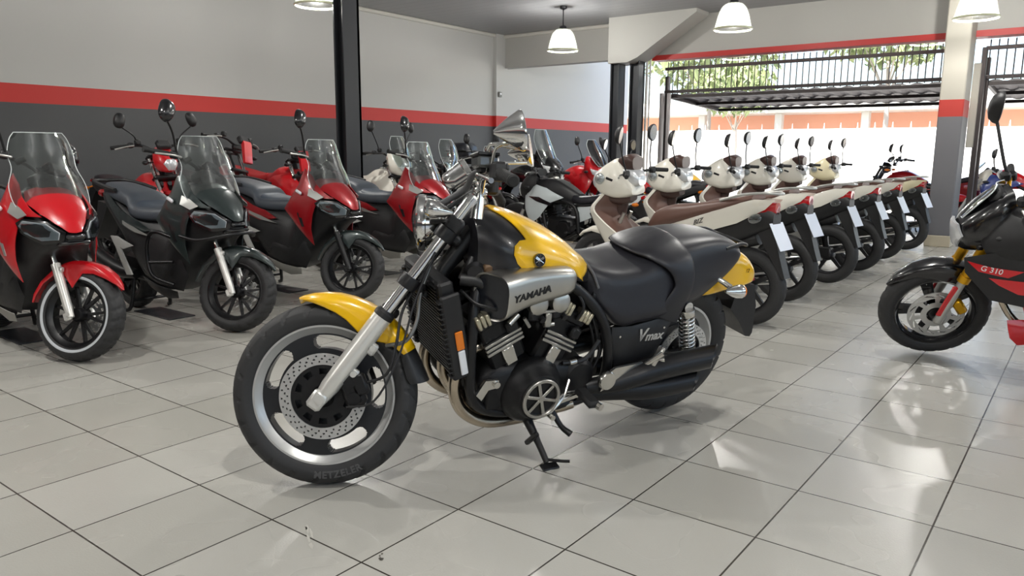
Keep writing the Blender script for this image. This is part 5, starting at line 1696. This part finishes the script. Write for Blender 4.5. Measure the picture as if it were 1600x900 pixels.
# ------------------------------------------------------------------ street motorcycle at the right edge
def moto(label, loc, head, P, group=None, cat_='motorcycle', name='motorcycle', lean=0.):
    """plain parametric motorcycle; P = dict of dimensions, colours and options"""
    g = dict(WB=1.4, RF=.3, RR=.3, wf=.11, wr=.15, rake=25, steer=0, body=RED, side=None, frame=BLKM, fork=BLKM, fork_low=SILV, rim=BLKM, fender=None, hi_fender=False,
             bar_z=1.05, bar_x=.95, bar_w=.38, bar_back=.06, seat=VINYL, seat_z=.8, tail_z=.86, tail_x=-.25, tank_z=1.0, tank_w=.15, tank_x=(.52, 1.0), lamp='round', screen=None, mirrors=1.28,
             mirror_w=.34, shroud=None, box=None, sidebox=None, text=None, gold=False, disc=.14, grip=GRIP, engine=ENGB, plate=False, handguard=None, mirror_mat=BLKP, bigmirror=1., wheel_spokes=5)
    g.update(P)
    t = thing(name, label, cat_, loc, (rad(lean), 0, rad(head)), group)
    WB, RF, RR = g['WB'], g['RF'], g['RR']
    S = steer_m(WB, RF, g['rake'], .035, g['steer'])
    FC = (WB, 0, RF)

    def O(nm, mb, m, par=None, sharp=38, st=False, lb=None):
        return obj(nm, mb.xf(S) if st else mb, m, par or t, sharp, lb)

    def wheel(nm, c, R, w, st, dr):
        rb = R * .72
        r = O(nm, rim_mb(c, rb, w * .8, .016, 64), g['rim'], None, 30, st)
        O('tyre', tyre_mb(c, R, w, rb - .003, blocks(24, .004), 144), RUB, r, 40, st)
        k = g['wheel_spokes']
        sp = spokes_mb(c, k, .04, rb - .012, .02 if k < 8 else .006, .014 if k < 8 else .005, 0, .022, .1, .1 if k < 8 else .06)
        sp.lathe([(.001, -.06), (.035, -.06), (.055, -.035), (.055, .035), (.035, .06), (.001, .06)], c, (0, 1, 0), 28)
        O('spokes', sp, g['rim'], r, 40, st)
        kp = lambda r_, a: not (.32 < (r_ - .05) / (dr - .05) < .62 and (a * 7 / (2 * PI)) % 1 < .72) and not (.7 < (r_ - .05) / (dr - .05) < .9 and (a * 14 / (2 * PI) + r_ * 40) % 1 < .3)
        O('brake_disc', MB().polar((c[0], .065, c[2]), .05, dr, -.0025, .0025, kp, 26, 180), DISC, r, 30, st)
        return r
    wheel('front_wheel', FC, RF, g['wf'], True, g['disc'])
    wheel('rear_wheel', (0, 0, RR), RR, g['wr'], False, .11)
    rk = rad(g['rake'])
    u = V((-math.sin(rk), 0, math.cos(rk)))
    A = V(FC) + V((-.015, 0, 0))
    Lt = (g['bar_z'] - .1 - RF) / u.z
    Ry = rot('Y', -g['rake'])
    for sg in (1, -1):
        o = V((0, .1 * sg, 0))
        lo = MB().tube([A + o - u * .03, A + o + u * .1, A + o + u * .3], [.022, .024, .021], 18).box(A + o + V((.0, 0, -.005)), (.055, .034, .075), Ry, ch=.01)
        k = O('fork_leg', lo, g['fork_low'], None, 38, True)
        O('fork_tube', MB().rod(A + o + u * (.27 if g['gold'] else .28), A + o + u * Lt, .028 if g['gold'] else .02, 20), g['fork'], k, 38, True)
        if g['gold']:
            O('fork_guard', MB().box(A + o + u * .13 + V((.022, .014 * sg, 0)), (.035, .012, .21), Ry, ch=.005), RED, k, 38, True)
            O('fork_collar', MB().rod(A + o + u * .26, A + o + u * .3, .033, 20), GOLD, k, 38, True)
    O('triple_clamp', MB().box(A + u * (Lt - .02), (.08, .25, .035), Ry, ch=.012).box(A + u * (Lt * .74), (.085, .25, .04), Ry, ch=.012).rod(A + u * Lt * .7 + V((-.05, 0, 0)), A + u * Lt + V((-.05, 0, 0)), .028, 14), BLKM, None, 38, True)
    O('brake_caliper', MB().box(A + V((-.1, .085, .06)), (.055, .045, .1), rot('Y', 25), ch=.012), GOLD if g['gold'] else DKM, None, 38, True)
    fc = g['fender'] or g['body']
    if g['hi_fender']:
        fz = RF * 2 + .1
        O('front_fender', MB().body([(WB + .28, [(0, fz - .03), (.02, fz - .032), (.03, fz - .04), (.02, fz - .045), (0, fz - .045)]), (WB + .12, [(0, fz + .03), (.05, fz + .025), (.07, fz + .005), (.06, fz), (0, fz + .01)]), (WB - .12, [(0, fz + .06), (.055, fz + .055), (.075, fz + .03), (.065, fz + .02), (0, fz + .035)]), (WB - .3, [(0, fz + .05), (.05, fz + .045), (.06, fz + .02), (.05, fz + .01), (0, fz + .02)])], 4, 3), fc, None, 45, True)
    else:
        O('front_fender', arc_fender(WB, RF, [(38, RF + .022, RF + .015, .008), (50, RF + .03, RF + .005, .045), (70, RF + .034, RF - .02, .06), (90, RF + .035, RF - .06, .068), (104, RF + .034, RF - .075, .07), (118, RF + .033, RF - .03, .068), (140, RF + .03, RF - .01, .064), (158, RF + .028, RF + .01, .05)]), fc, None, 40, True)
    # frame, engine, exhaust
    x0, x1 = g['tank_x']
    tz, sz = g['tank_z'], g['seat_z']
    fm = MB().tube([(x1 + .02, .04, tz - .12), (x1 - .12, .14, .62), (x1 - .2, .15, .36), (.62, .14, .28), (.42, .15, .36)], .02, 10, 4)
    fm.tube([(x1 + .02, .04, tz - .1), (.72, .12, tz - .2), (.45, .15, .62), (.4, .15, .36)], .022, 10, 4).tube([(.5, .14, .64), (.2, .13, sz - .08), (g['tail_x'] + .1, .08, g['tail_z'] - .1)], .014, 8, 3).mir()
    O('frame', fm, g['frame'], None, 50)
    en = O('engine', MB().box((.66, 0, .4), (.36, .26, .22), rot('Y', -4), ch=.04).lathe([(.001, -.17), (.08, -.165), (.095, -.14), (.095, .14), (.08, .165), (.001, .17)], (.6, 0, .38), (0, 1, 0), 28).box((.66, 0, .29), (.26, .16, .08), None, ch=.03), g['engine'])
    cy = MB()
    for k in range(7):
        cy.box(V((.78, 0, .5)) + V((.018, 0, .028)) * k, (.17 - .004 * k, .19, .013), rot('Y', 12), ch=.003)
    cy.box((.82, 0, .6), (.13, .15, .26), rot('Y', 12), ch=.02)
    O('cylinder', cy, g['engine'], en)
    O('exhaust_header', MB().tube([(.9, .04, .6), (1.0, .05, .54), (1.0, .06, .4), (.88, .05, .27), (.6, -.08, .23)], .02, 12, 5), STEEL)
    O('muffler', MB().tube([(.62, -.1, .24), (.4, -.14, .28), (.12, -.19, .38), (-.25, -.21, .5)], [.02, .04, .052, .048], 20, 4), BLKM)
    O('swingarm', MB().tube([(.45, .09, .38), (.2, .1, .33), (0, .1, RR)], [.035, .03, .026], 12, 3).mir().rod((0, -.13, RR), (0, .13, RR), .015, 12), g['frame'])
    for sg in (1, -1):
        O('rear_shock', MB().rod((.12, .12 * sg, RR + .06), (.26, .12 * sg, sz - .12), .026, 14).rod((.13, .12 * sg, RR + .08), (.25, .12 * sg, sz - .16), .034, 14), g['frame'])
        O('foot_peg', MB().box((.5, .2 * sg, .36), (.04, .1, .022), None, ch=.006).prism([(.56, .4), (.5, .42), (.38, .46), (.4, .42), (.5, .34)], .15 * sg, .162 * sg), DKM)
    O('kickstand', MB().tube([(.6, .14, .3), (.54, .24, .03), (.52, .26, .004)], [.014, .011, .014], 8), BLKM)
    # tank, seat, tail
    w = g['tank_w']
    O('tank', MB().body([(x0 - .06, [(0, sz + .02), (.05, sz + .015), (.08, sz - .04), (.07, sz - .1), (0, sz - .1)]), (x0 + .08, [(0, tz - .08), (w * .7, tz - .09), (w * .92, tz - .18), (w * .75, tz - .27), (0, tz - .28)]),
                         (x0 + .22, [(0, tz - .01), (w * .75, tz - .03), (w * 1.05, tz - .14), (w * .9, tz - .26), (0, tz - .28)]), (x1 - .14, [(0, tz), (w * .75, tz - .02), (w * 1.1, tz - .13), (w, tz - .25), (0, tz - .27)]),
                         (x1, [(0, tz - .03), (w * .5, tz - .045), (w * .75, tz - .13), (w * .65, tz - .2), (0, tz - .22)])], 4, 4), g['body'], None, 50)
    O('fuel_cap', MB().lathe([(.001, .014), (.03, .013), (.034, .006), (.034, -.03)], ((x0 + x1) / 2 + .04, 0, tz), (0, 0, 1), 24), ALU)
    tx, tlz = g['tail_x'], g['tail_z']
    xs = [x0 + .02, x0 - .14, (x0 + tx) / 2 - .05, tx + .16, tx + .03]
    zs = [sz + .02, sz, (sz + tlz) / 2 + .02, tlz + .02, tlz + .01]
    ws = [.09, .14, .135, .1, .06]
    O('seat', MB().body([(x, [(0, z), (k * .75, z - .006), (k, z - .04), (k * .9, z - .085), (0, z - .085)]) for x, z, k in zip(xs, zs, ws)], 4, 3), g['seat'], None, 50)
    for sg in (1, -1):
        sp = [(x0 - .02, .13, sz - .08), (x0 - .2, .14, sz - .09), ((x0 + tx) / 2, .135, (sz + tlz) / 2 - .07), (tx + .1, .1, tlz - .05), (tx - .06, .05, tlz - .02), (tx, .08, tlz - .1), ((x0 + tx) / 2, .135, (sz + tlz) / 2 - .2), (x0 - .1, .145, sz - .28)]
        O('side_panel', sided(shell(sp, 1, (), .012, .04, 1, .008, .02, (0, 1, 0)), sg), g['side'] or g['body'], None, 35)
        if g['shroud']:
            sh = [(x1 + .02, .1, tz - .06), (x1 - .2, .19, tz - .1), (x1 - .42, .175, tz - .2), (x1 - .26, .2, tz - .26), (x1 - .12, .2, tz - .42), (x1 - .0, .19, tz - .5), (x1 + .1, .16, tz - .34), (x1 + .14, .11, tz - .18)]
            if g.get('shroud_low'):
                sh = [(x, y, max(z, tz - g['shroud_low'])) for x, y, z in sh[:4]] + [(x1 - .1, .2, tz - .3), (x1 + .06, .18, tz - .3), (x1 + .12, .14, tz - .2)]
            so_ = O('tank_shroud', sided(shell(sh, 1, [(x1 - .08, .21, tz - .22)], .012, .035, 1, .01, .025, (0, 1, .2)), sg), g['shroud'], None, 35)
            if g.get('pale'):
                O('shroud_stripe', sided(shell([(x1 + .05, 0, tz - .2), (x1 - .12, 0, tz - .2), (x1 - .3, 0, tz - .27), (x1 - .26, 0, tz - .29), (x1 - .1, 0, tz - .25)], 1, (), .006, .03, 1, .001, .01, (0, 1, 0), .004, sh + [(x1 - .08, .21, tz - .22)]), sg), BLKG, so_)
            if g['text']:
                k = -1 if sg > 0 else 1
                O('shroud_lettering', MB().text(g['text'], .05, lambda a, b, h: (x1 - .04 + k * a, sg * (.213 + h - .0), tz - .24 + b - k * a * -.12), .003, .25), WTXT, so_)
    O('tail_lamp', MB().box((tx - .04, 0, tlz - .05), (.05, .12, .035), rot('Y', 15), ch=.01), REDL)
    O('rear_fender', MB().prism([(tx + .1, tlz - .12), (tx - .05, tlz - .1), (tx - .16, tlz - .36), (tx - .12, tlz - .38), (tx, tlz - .22)], -.07, .07), BLKP)
    if g['plate']:
        O('number_plate', MB().box((tx - .15, 0, tlz - .3), (.005, .2, .17), rot('Y', 25), ch=.001), PLATE)
    # bars and controls
    bx, bz, bw = g['bar_x'], g['bar_z'], g['bar_w']
    bk = g['bar_back']
    bp = [(bx - bk, bw, bz - .015), (bx - bk * .35, bw * .62, bz), (bx + .01, bw * .35, bz - .01), (bx + .03, .06, bz - .05), (bx + .03, 0, bz - .05)]
    bp += [(x, -y, z) for x, y, z in bp[-2::-1]]
    hb = O('handlebar', MB().tube(bp, .012, 12, 4).box((bx + .03, 0, bz - .075), (.05, .13, .05), None, ch=.012), g['fork'] if g['gold'] else BLKM, None, 40, True)
    O('instrument', MB().box((bx + .1, 0, bz + .0), (.06, .13, .09), rot('Y', -35), ch=.016), BLKP, hb, 38, True)
    for sg in (1, -1):
        O('grip', MB().rod((bx - bk * 1.03, (bw + .015) * sg, bz - .016), (bx - bk * .55, (bw - .12) * sg, bz - .004), .0175, 16), g['grip'], hb, 38, True)
        O('switch_box', MB().box((bx - bk * .4, (bw - .15) * sg, bz + .002), (.05, .05, .05), rot('Z', 12 * sg), ch=.01).box((bx + .02, (bw - .2) * sg, bz + .03), (.05, .05, .05), None, ch=.01), BLKP, hb, 38, True)
        O('lever', MB().tube([(bx + .03, (bw - .16) * sg, bz), (bx + .025, (bw - .08) * sg, bz - .01), (bx - .01, bw * sg, bz - .03)], [.008, .006, .008], 8, 3), SILV, hb, 38, True)
        if g['handguard']:
            O('handguard', MB().tube([(bx - bk, (bw + .02) * sg, bz), (bx + .06, bw * sg, bz), (bx + .1, (bw - .12) * sg, bz - .01), (bx + .05, (bw - .26) * sg, bz)], [.02, .045, .04, .012], 10, 4, True, False, .3), g['handguard'], hb, 45, True)
        if g['mirrors']:
            q = g['bigmirror']
            c = V((bx + .02, g['mirror_w'] * sg, g['mirrors']))
            Rm = rot('Z', 10 * sg) @ rot('Y', -10) @ rot('X', 16 * sg)
            mi = O('mirror', mirror_head(c, Rm, .05 * q, .072 * q, .04 * q), g['mirror_mat'], None, 40, True)
            O('mirror_glass', mirror_glass(c, Rm, .05 * q, .072 * q), ALUB, mi, 40, True)
            O('mirror_stalk', MB().tube([(bx, (bw - .2) * sg, bz + .02), (bx + .02, (bw - .17) * sg, bz + .09), c + V((.01, -.008 * sg, -.06 * q))], .007 * q, 10, 4), BLKM, mi, 40, True)
    # head
    if g['lamp'] == 'round':
        c = V((bx + .17, 0, bz - .13))
        h = O('headlamp', MB().lathe([(.001, -.1), (.05, -.09), (.085, -.04), (.095, .01), (.1, .02), (.09, .03)], c, (1, 0, 0), 32), BLKG, None, 40, True)
        O('headlamp_lens', MB().lathe([(.09, .025), (.06, .042), (.001, .05)], c, (1, 0, 0), 32), LENS, h, 40, True)
    elif g['lamp'] == 'plate':
        O('number_board', MB().prism([(bx + .17, bz - .24), (bx + .195, bz - .23), (bx + .165, bz - .04), (bx + .15, bz - .01), (bx + .13, bz - .05)], -.06, .06), g['body'], None, 40, True)
    else:
        c = (bx + .2, bz - .16)
        ns = g.get('ns', 1)
        m = MB().body([(c[0] + .1, [(0, c[1] + .0), (.03, c[1] - .005), (.05, c[1] - .04), (.03, c[1] - .1), (0, c[1] - .11)]), (c[0] + .03, [(0, c[1] + .08), (.08, c[1] + .07), (.12, c[1] - .02), (.07, c[1] - .12), (0, c[1] - .14)]),
                       (c[0] - .08, [(0, c[1] + .17), (.1, c[1] + .15), (.15, c[1] + .02), (.11, c[1] - .1), (0, c[1] - .12)]), (c[0] - .17, [(0, c[1] + .2), (.08, c[1] + .18), (.12, c[1] + .06), (.09, c[1] - .06), (0, c[1] - .08)])], 4, 4)
        st = g['lamp'] == 'mask'
        m.v = [(c[0] - .17 + (x - c[0] + .17) * ns, y * ns, c[1] + (z - c[1]) * ns) for x, y, z in m.v]
        h = O('nose_fairing', m, g.get('nose') or g['body'], None, 50, st)
        for sg in ((1, -1) if g['lamp'] != 'mask' else (1,)):
            if g['lamp'] == 'mask':
                lp = [(c[0] + .1, -.055, c[1] + .04), (c[0] + .1, .055, c[1] + .04), (c[0] + .085, .1, c[1] - .02), (c[0] + .1, .045, c[1] - .11), (c[0] + .1, -.045, c[1] - .11), (c[0] + .085, -.1, c[1] - .02)]
                lp = [(c[0] - .17 + (x - c[0] + .17) * ns, y * ns, c[1] + (z - c[1]) * ns) for x, y, z in lp]
                O('headlamp', shell(lp, 0, [(c[0] - .17 + .285 * ns, 0, c[1] - .04 * ns)], .02, .02, 1, .006, .015, (1, 0, 0)), LENS, h, 40, st)
            else:
                lp = [(c[0] + .1, .03, c[1] - .02), (c[0] + .02, .12, c[1] + .02), (c[0] - .06, .152, c[1] + .04), (c[0] - .02, .145, c[1] - .03), (c[0] + .06, .07, c[1] - .07)]
                lp = [(c[0] - .17 + (x - c[0] + .17) * ns, y * ns, c[1] + (z - c[1]) * ns) for x, y, z in lp]
                O('headlamp', sided(shell(lp, 1, (), .01, .02, 1, .004, .012, (.5, 1, 0), .006), sg), LENS, h, 40, st)
    for sg in (1, -1):
        c = V((bx + .1, .16 * sg, bz - .16))
        O('turn_signal', MB().ell(c + V((0, .03 * sg, 0)), (.04, .022, .02)).rod(c + V((-.02, -.06 * sg, 0)), c, .008, 8), AMB if g['lamp'] == 'round' else BLKP, None, 40, True)
        O('rear_turn_signal', MB().ell((tx, .13 * sg, tlz - .12), (.04, .022, .02)).rod((tx + .02, .06 * sg, tlz - .1), (tx, .12 * sg, tlz - .12), .008, 8), AMB)
    if g.get('red_flash'):
        for sg in (1, -1):
            bp_ = [(1.0, .2, .73), (1.17, .18, .68), (1.16, .2, .6), (1.03, .205, .46), (.7, .18, .42), (.5, .15, .5), (.56, .15, .64), (.78, .18, .68)]
            O('belly_panel', sided(shell(bp_, 1, (), .012, .04, 1, .006, .02, (0, 1, 0)), sg), BLKP)
            for q in ([(1.15, 0, .665), (1.03, 0, .645), (.88, 0, .635), (.95, 0, .595), (1.09, 0, .615)], [(1.04, 0, .585), (.82, 0, .58), (.6, 0, .55), (.66, 0, .5), (.9, 0, .51), (.99, 0, .55)]):
                O('tank_flash', sided(shell(q, 1, (), .006, .03, 1, .001, .01, (0, 1, 0), .003, bp_), sg), RED)
            k = -1 if sg > 0 else 1
            gs_ = idw(bp_, 1)
            O('tank_lettering', MB().text('G 310', .042, lambda a, b, h: (1.03 + k * a, sg * (gs_(1.03 + k * a, .63)[1] + .0045 + h), .63 + b + k * a * .12), .002, .25), WTXT)
            O('belly_pan', sided(shell([(.95, .15, .34), (.93, .16, .24), (.9, .13, .19), (.5, .13, .2), (.52, .16, .32)], 1, (), .012, .04, 1, .008, .02, (0, 1, 0)), sg), RED)
    if g['screen']:
        pts, mt, bow = g['screen']
        scr, bd = curved_screen(pts, bow)
        so_ = O('windscreen', scr, mt, None, 50)
        O('screen_edge', MB().tube(bd, .003, 6, 1, True, True), mat('acrylic_edge', (214, 220, 220), .15), so_)
    if g['sidebox']:
        for sg in (1, -1):
            O('side_case', MB().box((tx + .18, .28 * sg, tlz - .28), (.46, .18, .34), rot('Y', 4), ch=.05), g['sidebox'])
    if g['box']:
        bc, bm = g['box']
        k = O('top_case', MB().box(bc, (.4, .42, .3), None, .07, (.88, .88)), bm, None, 40)
        O('case_band', MB().box((bc[0], bc[1], bc[2] + .02), (.405, .425, .03), None, ch=.01), BLKM, k)
        O('case_reflector', MB().box((bc[0] - .2, 0, bc[2] - .03), (.02, .3, .05), None, ch=.008), REDL, k)
        O('rack', MB().box((bc[0] + .05, 0, bc[2] - .165), (.4, .2, .03), None, ch=.01), BLKM, k)
    if g.get('crash'):
        for sg in (1, -1):
            O('crash_bar', MB().tube([(x1 - .1, .1 * sg, tz - .3), (x1, .26 * sg, .66), (x1 - .06, .3 * sg, .52), (x1 - .2, .2 * sg, .36)], .014, 10, 5), g['crash'])
    return t


d = 171
h = rad(d)
fx, fy = 1.335, 3.74
moto('black and red street motorcycle with gold fork, at the right edge before the pillar', (fx - 1.37 * math.cos(h), fy - 1.37 * math.sin(h), .006), d,
     dict(WB=1.37, steer=32, body=BLKG, side=RED, fork=GOLD, gold=True, fork_low=SILV, fender=BLKG, shroud=BLKP, lamp='mask', nose=BLKG, bar_z=1.0, bar_x=.98, bar_w=.36, tank_z=.99, tank_w=.16, red_flash=True,
          tank_x=(.5, 1.0), disc=.152, mirrors=1.36, mirror_w=.34, bigmirror=1.3, shroud_low=.3, screen=([(1.24, .88, .1), (1.17, .96, .12), (1.1, 1.03, .1), (1.08, 1.06, .06)], SMK, .05), rim=BLKG), lean=-11)
CLR = GLS
BK = 'motorcycles parked along the left wall'
TRAIL = dict(WB=1.36, RF=.33, RR=.31, wf=.09, wr=.12, hi_fender=True, bar_w=.4, bar_x=.95, tank_z=.98, tank_w=.12, seat_z=.86, tail_z=.92, fork=CHR, fork_low=SILV, wheel_spokes=16, shroud=RED, rake=27, ns=.72)
moto('red and black trail motorcycle with bright fork tubes against the wall, behind the green-grey scooter', (-6.1, 2.45, .001), 2, dict(TRAIL, body=RED, side=BLKP, bar_z=1.24, mirrors=1.47, lamp='mask', nose=RED, steer=-6), BK, name='trail_motorcycle')
moto('red dirt bike against the wall whose grip rises over the green-grey scooter screen', (-6.12, 3.28, .001), 0, dict(TRAIL, body=RED, side=RED, bar_z=1.3, mirrors=0, lamp='plate', tank_z=1.04, seat_z=.92, tail_z=.98, tail_x=-.4, steer=20), BK, name='dirt_bike')
moto('red dirt bike with white side panels against the wall, its tail pointing left', (-6.15, 4.08, .001), 0, dict(TRAIL, body=RED, side=WHT, bar_z=1.2, mirrors=0, lamp='plate', tank_z=1.02, seat_z=.92, tail_z=1.0, tail_x=-.45, seat=mat('red_vinyl', (150, 20, 24), .5)), BK, name='dirt_bike')
moto('white adventure motorcycle with clear screen, just right of the steel column', (-6.1, 5.5, .001), 0, dict(TRAIL, body=WHT, side=WHT, shroud=WHT, bar_z=1.18, mirrors=1.5, lamp='mask', nose=WHT, ns=.9, fork=CHR, hi_fender=False, handguard=BLKP, wheel_spokes=5,
     screen=([(1.25, 1.0, .12), (1.2, 1.12, .15), (1.14, 1.28, .15), (1.1, 1.38, .1)], CLR, .05)), BK, name='adventure_motorcycle')
moto('dark commuter motorcycle with a tall clear screen, left of the black top case', (-6.1, 6.42, .001), 0, dict(body=BLKG, bar_z=1.08, mirrors=0, lamp='round', screen=([(1.22, .98, .12), (1.2, 1.1, .17), (1.15, 1.26, .17), (1.1, 1.36, .11)], CLR, .06)), BK)
moto('black naked motorcycle with small screen and tall mirror against the wall', (-6.1, 7.3, .001), 0, dict(body=BLKG, bar_z=1.12, bar_w=.4, mirrors=1.38, lamp='round', shroud=RED, screen=([(1.24, 1.0, .1), (1.2, 1.1, .13), (1.15, 1.22, .13), (1.11, 1.28, .08)], SMK, .05)), BK)
moto('large black touring motorcycle with wide clear screen, under the haunched beam', (-5.75, 8.04, .001), 6, dict(WB=1.5, RF=.31, body=BLKG, side=BLKG, lamp='nose', ns=1.45, bar_x=1.02, bar_z=1.12, tank_x=(.55, 1.1), tank_z=1.02, tank_w=.19, seat_z=.82, tail_z=.9, mirrors=1.32, shroud=BLKG, sidebox=BLKP,
     box=((-.35, 0, 1.19), mat('top_case_black', (34, 36, 42), .35)), screen=([(1.36, .98, .16), (1.3, 1.12, .23), (1.2, 1.36, .24), (1.13, 1.53, .16)], CLR, .08)), BK, name='touring_motorcycle')
moto('red sport touring motorcycle with dark screen beside the dark steel posts', (-5.5, 9.3, .001), -2, dict(WB=1.45, body=RED, side=DRED, lamp='nose', ns=1.25, nose=RED, bar_z=1.06, tank_z=1.0, tank_w=.18, mirrors=1.38, shroud=RED, screen=([(1.3, .98, .13), (1.24, 1.1, .19), (1.12, 1.3, .18), (1.06, 1.4, .11)], SMK, .07)), BK, name='touring_motorcycle')
MD = 'motorcycles parked behind the white row'
moto('pale grey motorcycle with black seat, seen over the yellow tank', (-1.9, 5.62, .001), 180, dict(WB=1.3, body=BLKP, side=OFFW, shroud=OFFW, pale=True, fender=BLKP, bar_z=.98, seat_z=.74, tail_z=.8, tank_z=.92, tank_w=.12, mirrors=0, lamp='mask', nose=BLKP), MD)
moto('red and black sport motorcycle between the first two white motorcycles', (-1.95, 7.35, .001), 178, dict(body=RED, side=BLKP, shroud=RED, bar_z=1.0, mirrors=1.3, lamp='nose', nose=BLKG, seat_z=.78), MD, name='sport_motorcycle')
moto('yellow motorcycle with dark nose standing far behind the second white motorcycle', (-2.05, 9.0, .001), 178, dict(body=YEL, side=BLKP, nose=BLKP, lamp='nose', bar_z=1.02, mirrors=0, tank_z=.98, shroud=YEL), MD)
moto('dark red touring motorcycle with side cases outside the gate, left of the pillar', (.35, 12.3, .001), 178, dict(WB=1.5, body=DRED, side=DRED, sidebox=DRED, shroud=DRED, lamp='round', bar_z=1.12, bar_w=.42, bar_back=.15, tank_z=.95, mirrors=1.3, seat_z=.76), 'motorcycles outside the gate', name='touring_motorcycle')
moto('red, white and blue sport motorcycle outside the gate, just right of the pillar', (1.75, 11.9, .001), 186, dict(body=RED, side=WHT, shroud=mat('blue_paint', (40, 60, 130), .3, 0, .6), lamp='nose', nose=WHT, bar_z=.98, mirrors=1.22, screen=([(1.28, .9, .1), (1.2, 1.0, .14), (1.1, 1.1, .1)], CLR, .06)), 'motorcycles outside the gate', name='sport_motorcycle')
moto('dark motorcycle with gold fork behind the black and red one at the right edge', (3.05, 6.6, .001), 184, dict(body=BLKG, side=DKM, fork=GOLD, gold=True, lamp='round', bar_z=1.05, mirrors=1.3, shroud=SILV, fender=BLKP), MD)

# ------------------------------------------------------------------ light and camera
w = bpy.data.worlds.new('World')
SC.world = w
w.use_nodes = True
nt = w.node_tree
bg = nt.nodes['Background']
sky = nt.nodes.new('ShaderNodeTexSky')
sky.sky_type = 'NISHITA'
sky.sun_disc = False
sky.sun_elevation = rad(58)
sky.sun_rotation = rad(200)
sky.dust_density = 3
nt.links.new(sky.outputs[0], bg.inputs[0])
bg.inputs['Strength'].default_value = .5
sd = bpy.data.lights.new('sun', 'SUN')
sd.energy = 15
sd.angle = rad(.6)
sd.color = (1, .96, .9)
so = bpy.data.objects.new('sun', sd)
so.rotation_euler = (rad(34), 0, rad(-20))
COL.objects.link(so)

f, yaw, pitch, roll = 1194.12872, 2.22052519, -.174410304, .00675343837
cam = bpy.data.cameras.new('camera')
cam.sensor_width = 36
cam.lens = f / 1600 * 36
cam.clip_start = .05
co = bpy.data.objects.new('camera', cam)
fw = V((math.cos(pitch) * math.cos(yaw), math.cos(pitch) * math.sin(yaw), math.sin(pitch)))
rt = V((math.sin(yaw), -math.cos(yaw), 0))
up = rt.cross(fw)
r2 = rt * math.cos(roll) + up * math.sin(roll)
u2 = up * math.cos(roll) - rt * math.sin(roll)
co.matrix_world = Matrix(((r2.x, u2.x, -fw.x, 4.71150231 * T), (r2.y, u2.y, -fw.y, -3.20907783 * T), (r2.z, u2.z, -fw.z, 2.75024085 * T), (0, 0, 0, 1)))
COL.objects.link(co)
SC.camera = co
SC.view_settings.view_transform = 'Standard'
SC.view_settings.look = 'None'
SC.view_settings.exposure = .13
SC.view_settings.gamma = 1
SC.view_settings.use_curve_mapping = False
SC.cycles.use_denoising = True
SC.cycles.max_bounces = 8
SC.cycles.transparent_max_bounces = 24
SC.cycles.caustics_reflective = False
SC.cycles.caustics_refractive = False
SC.cycles.sample_clamp_indirect = 6
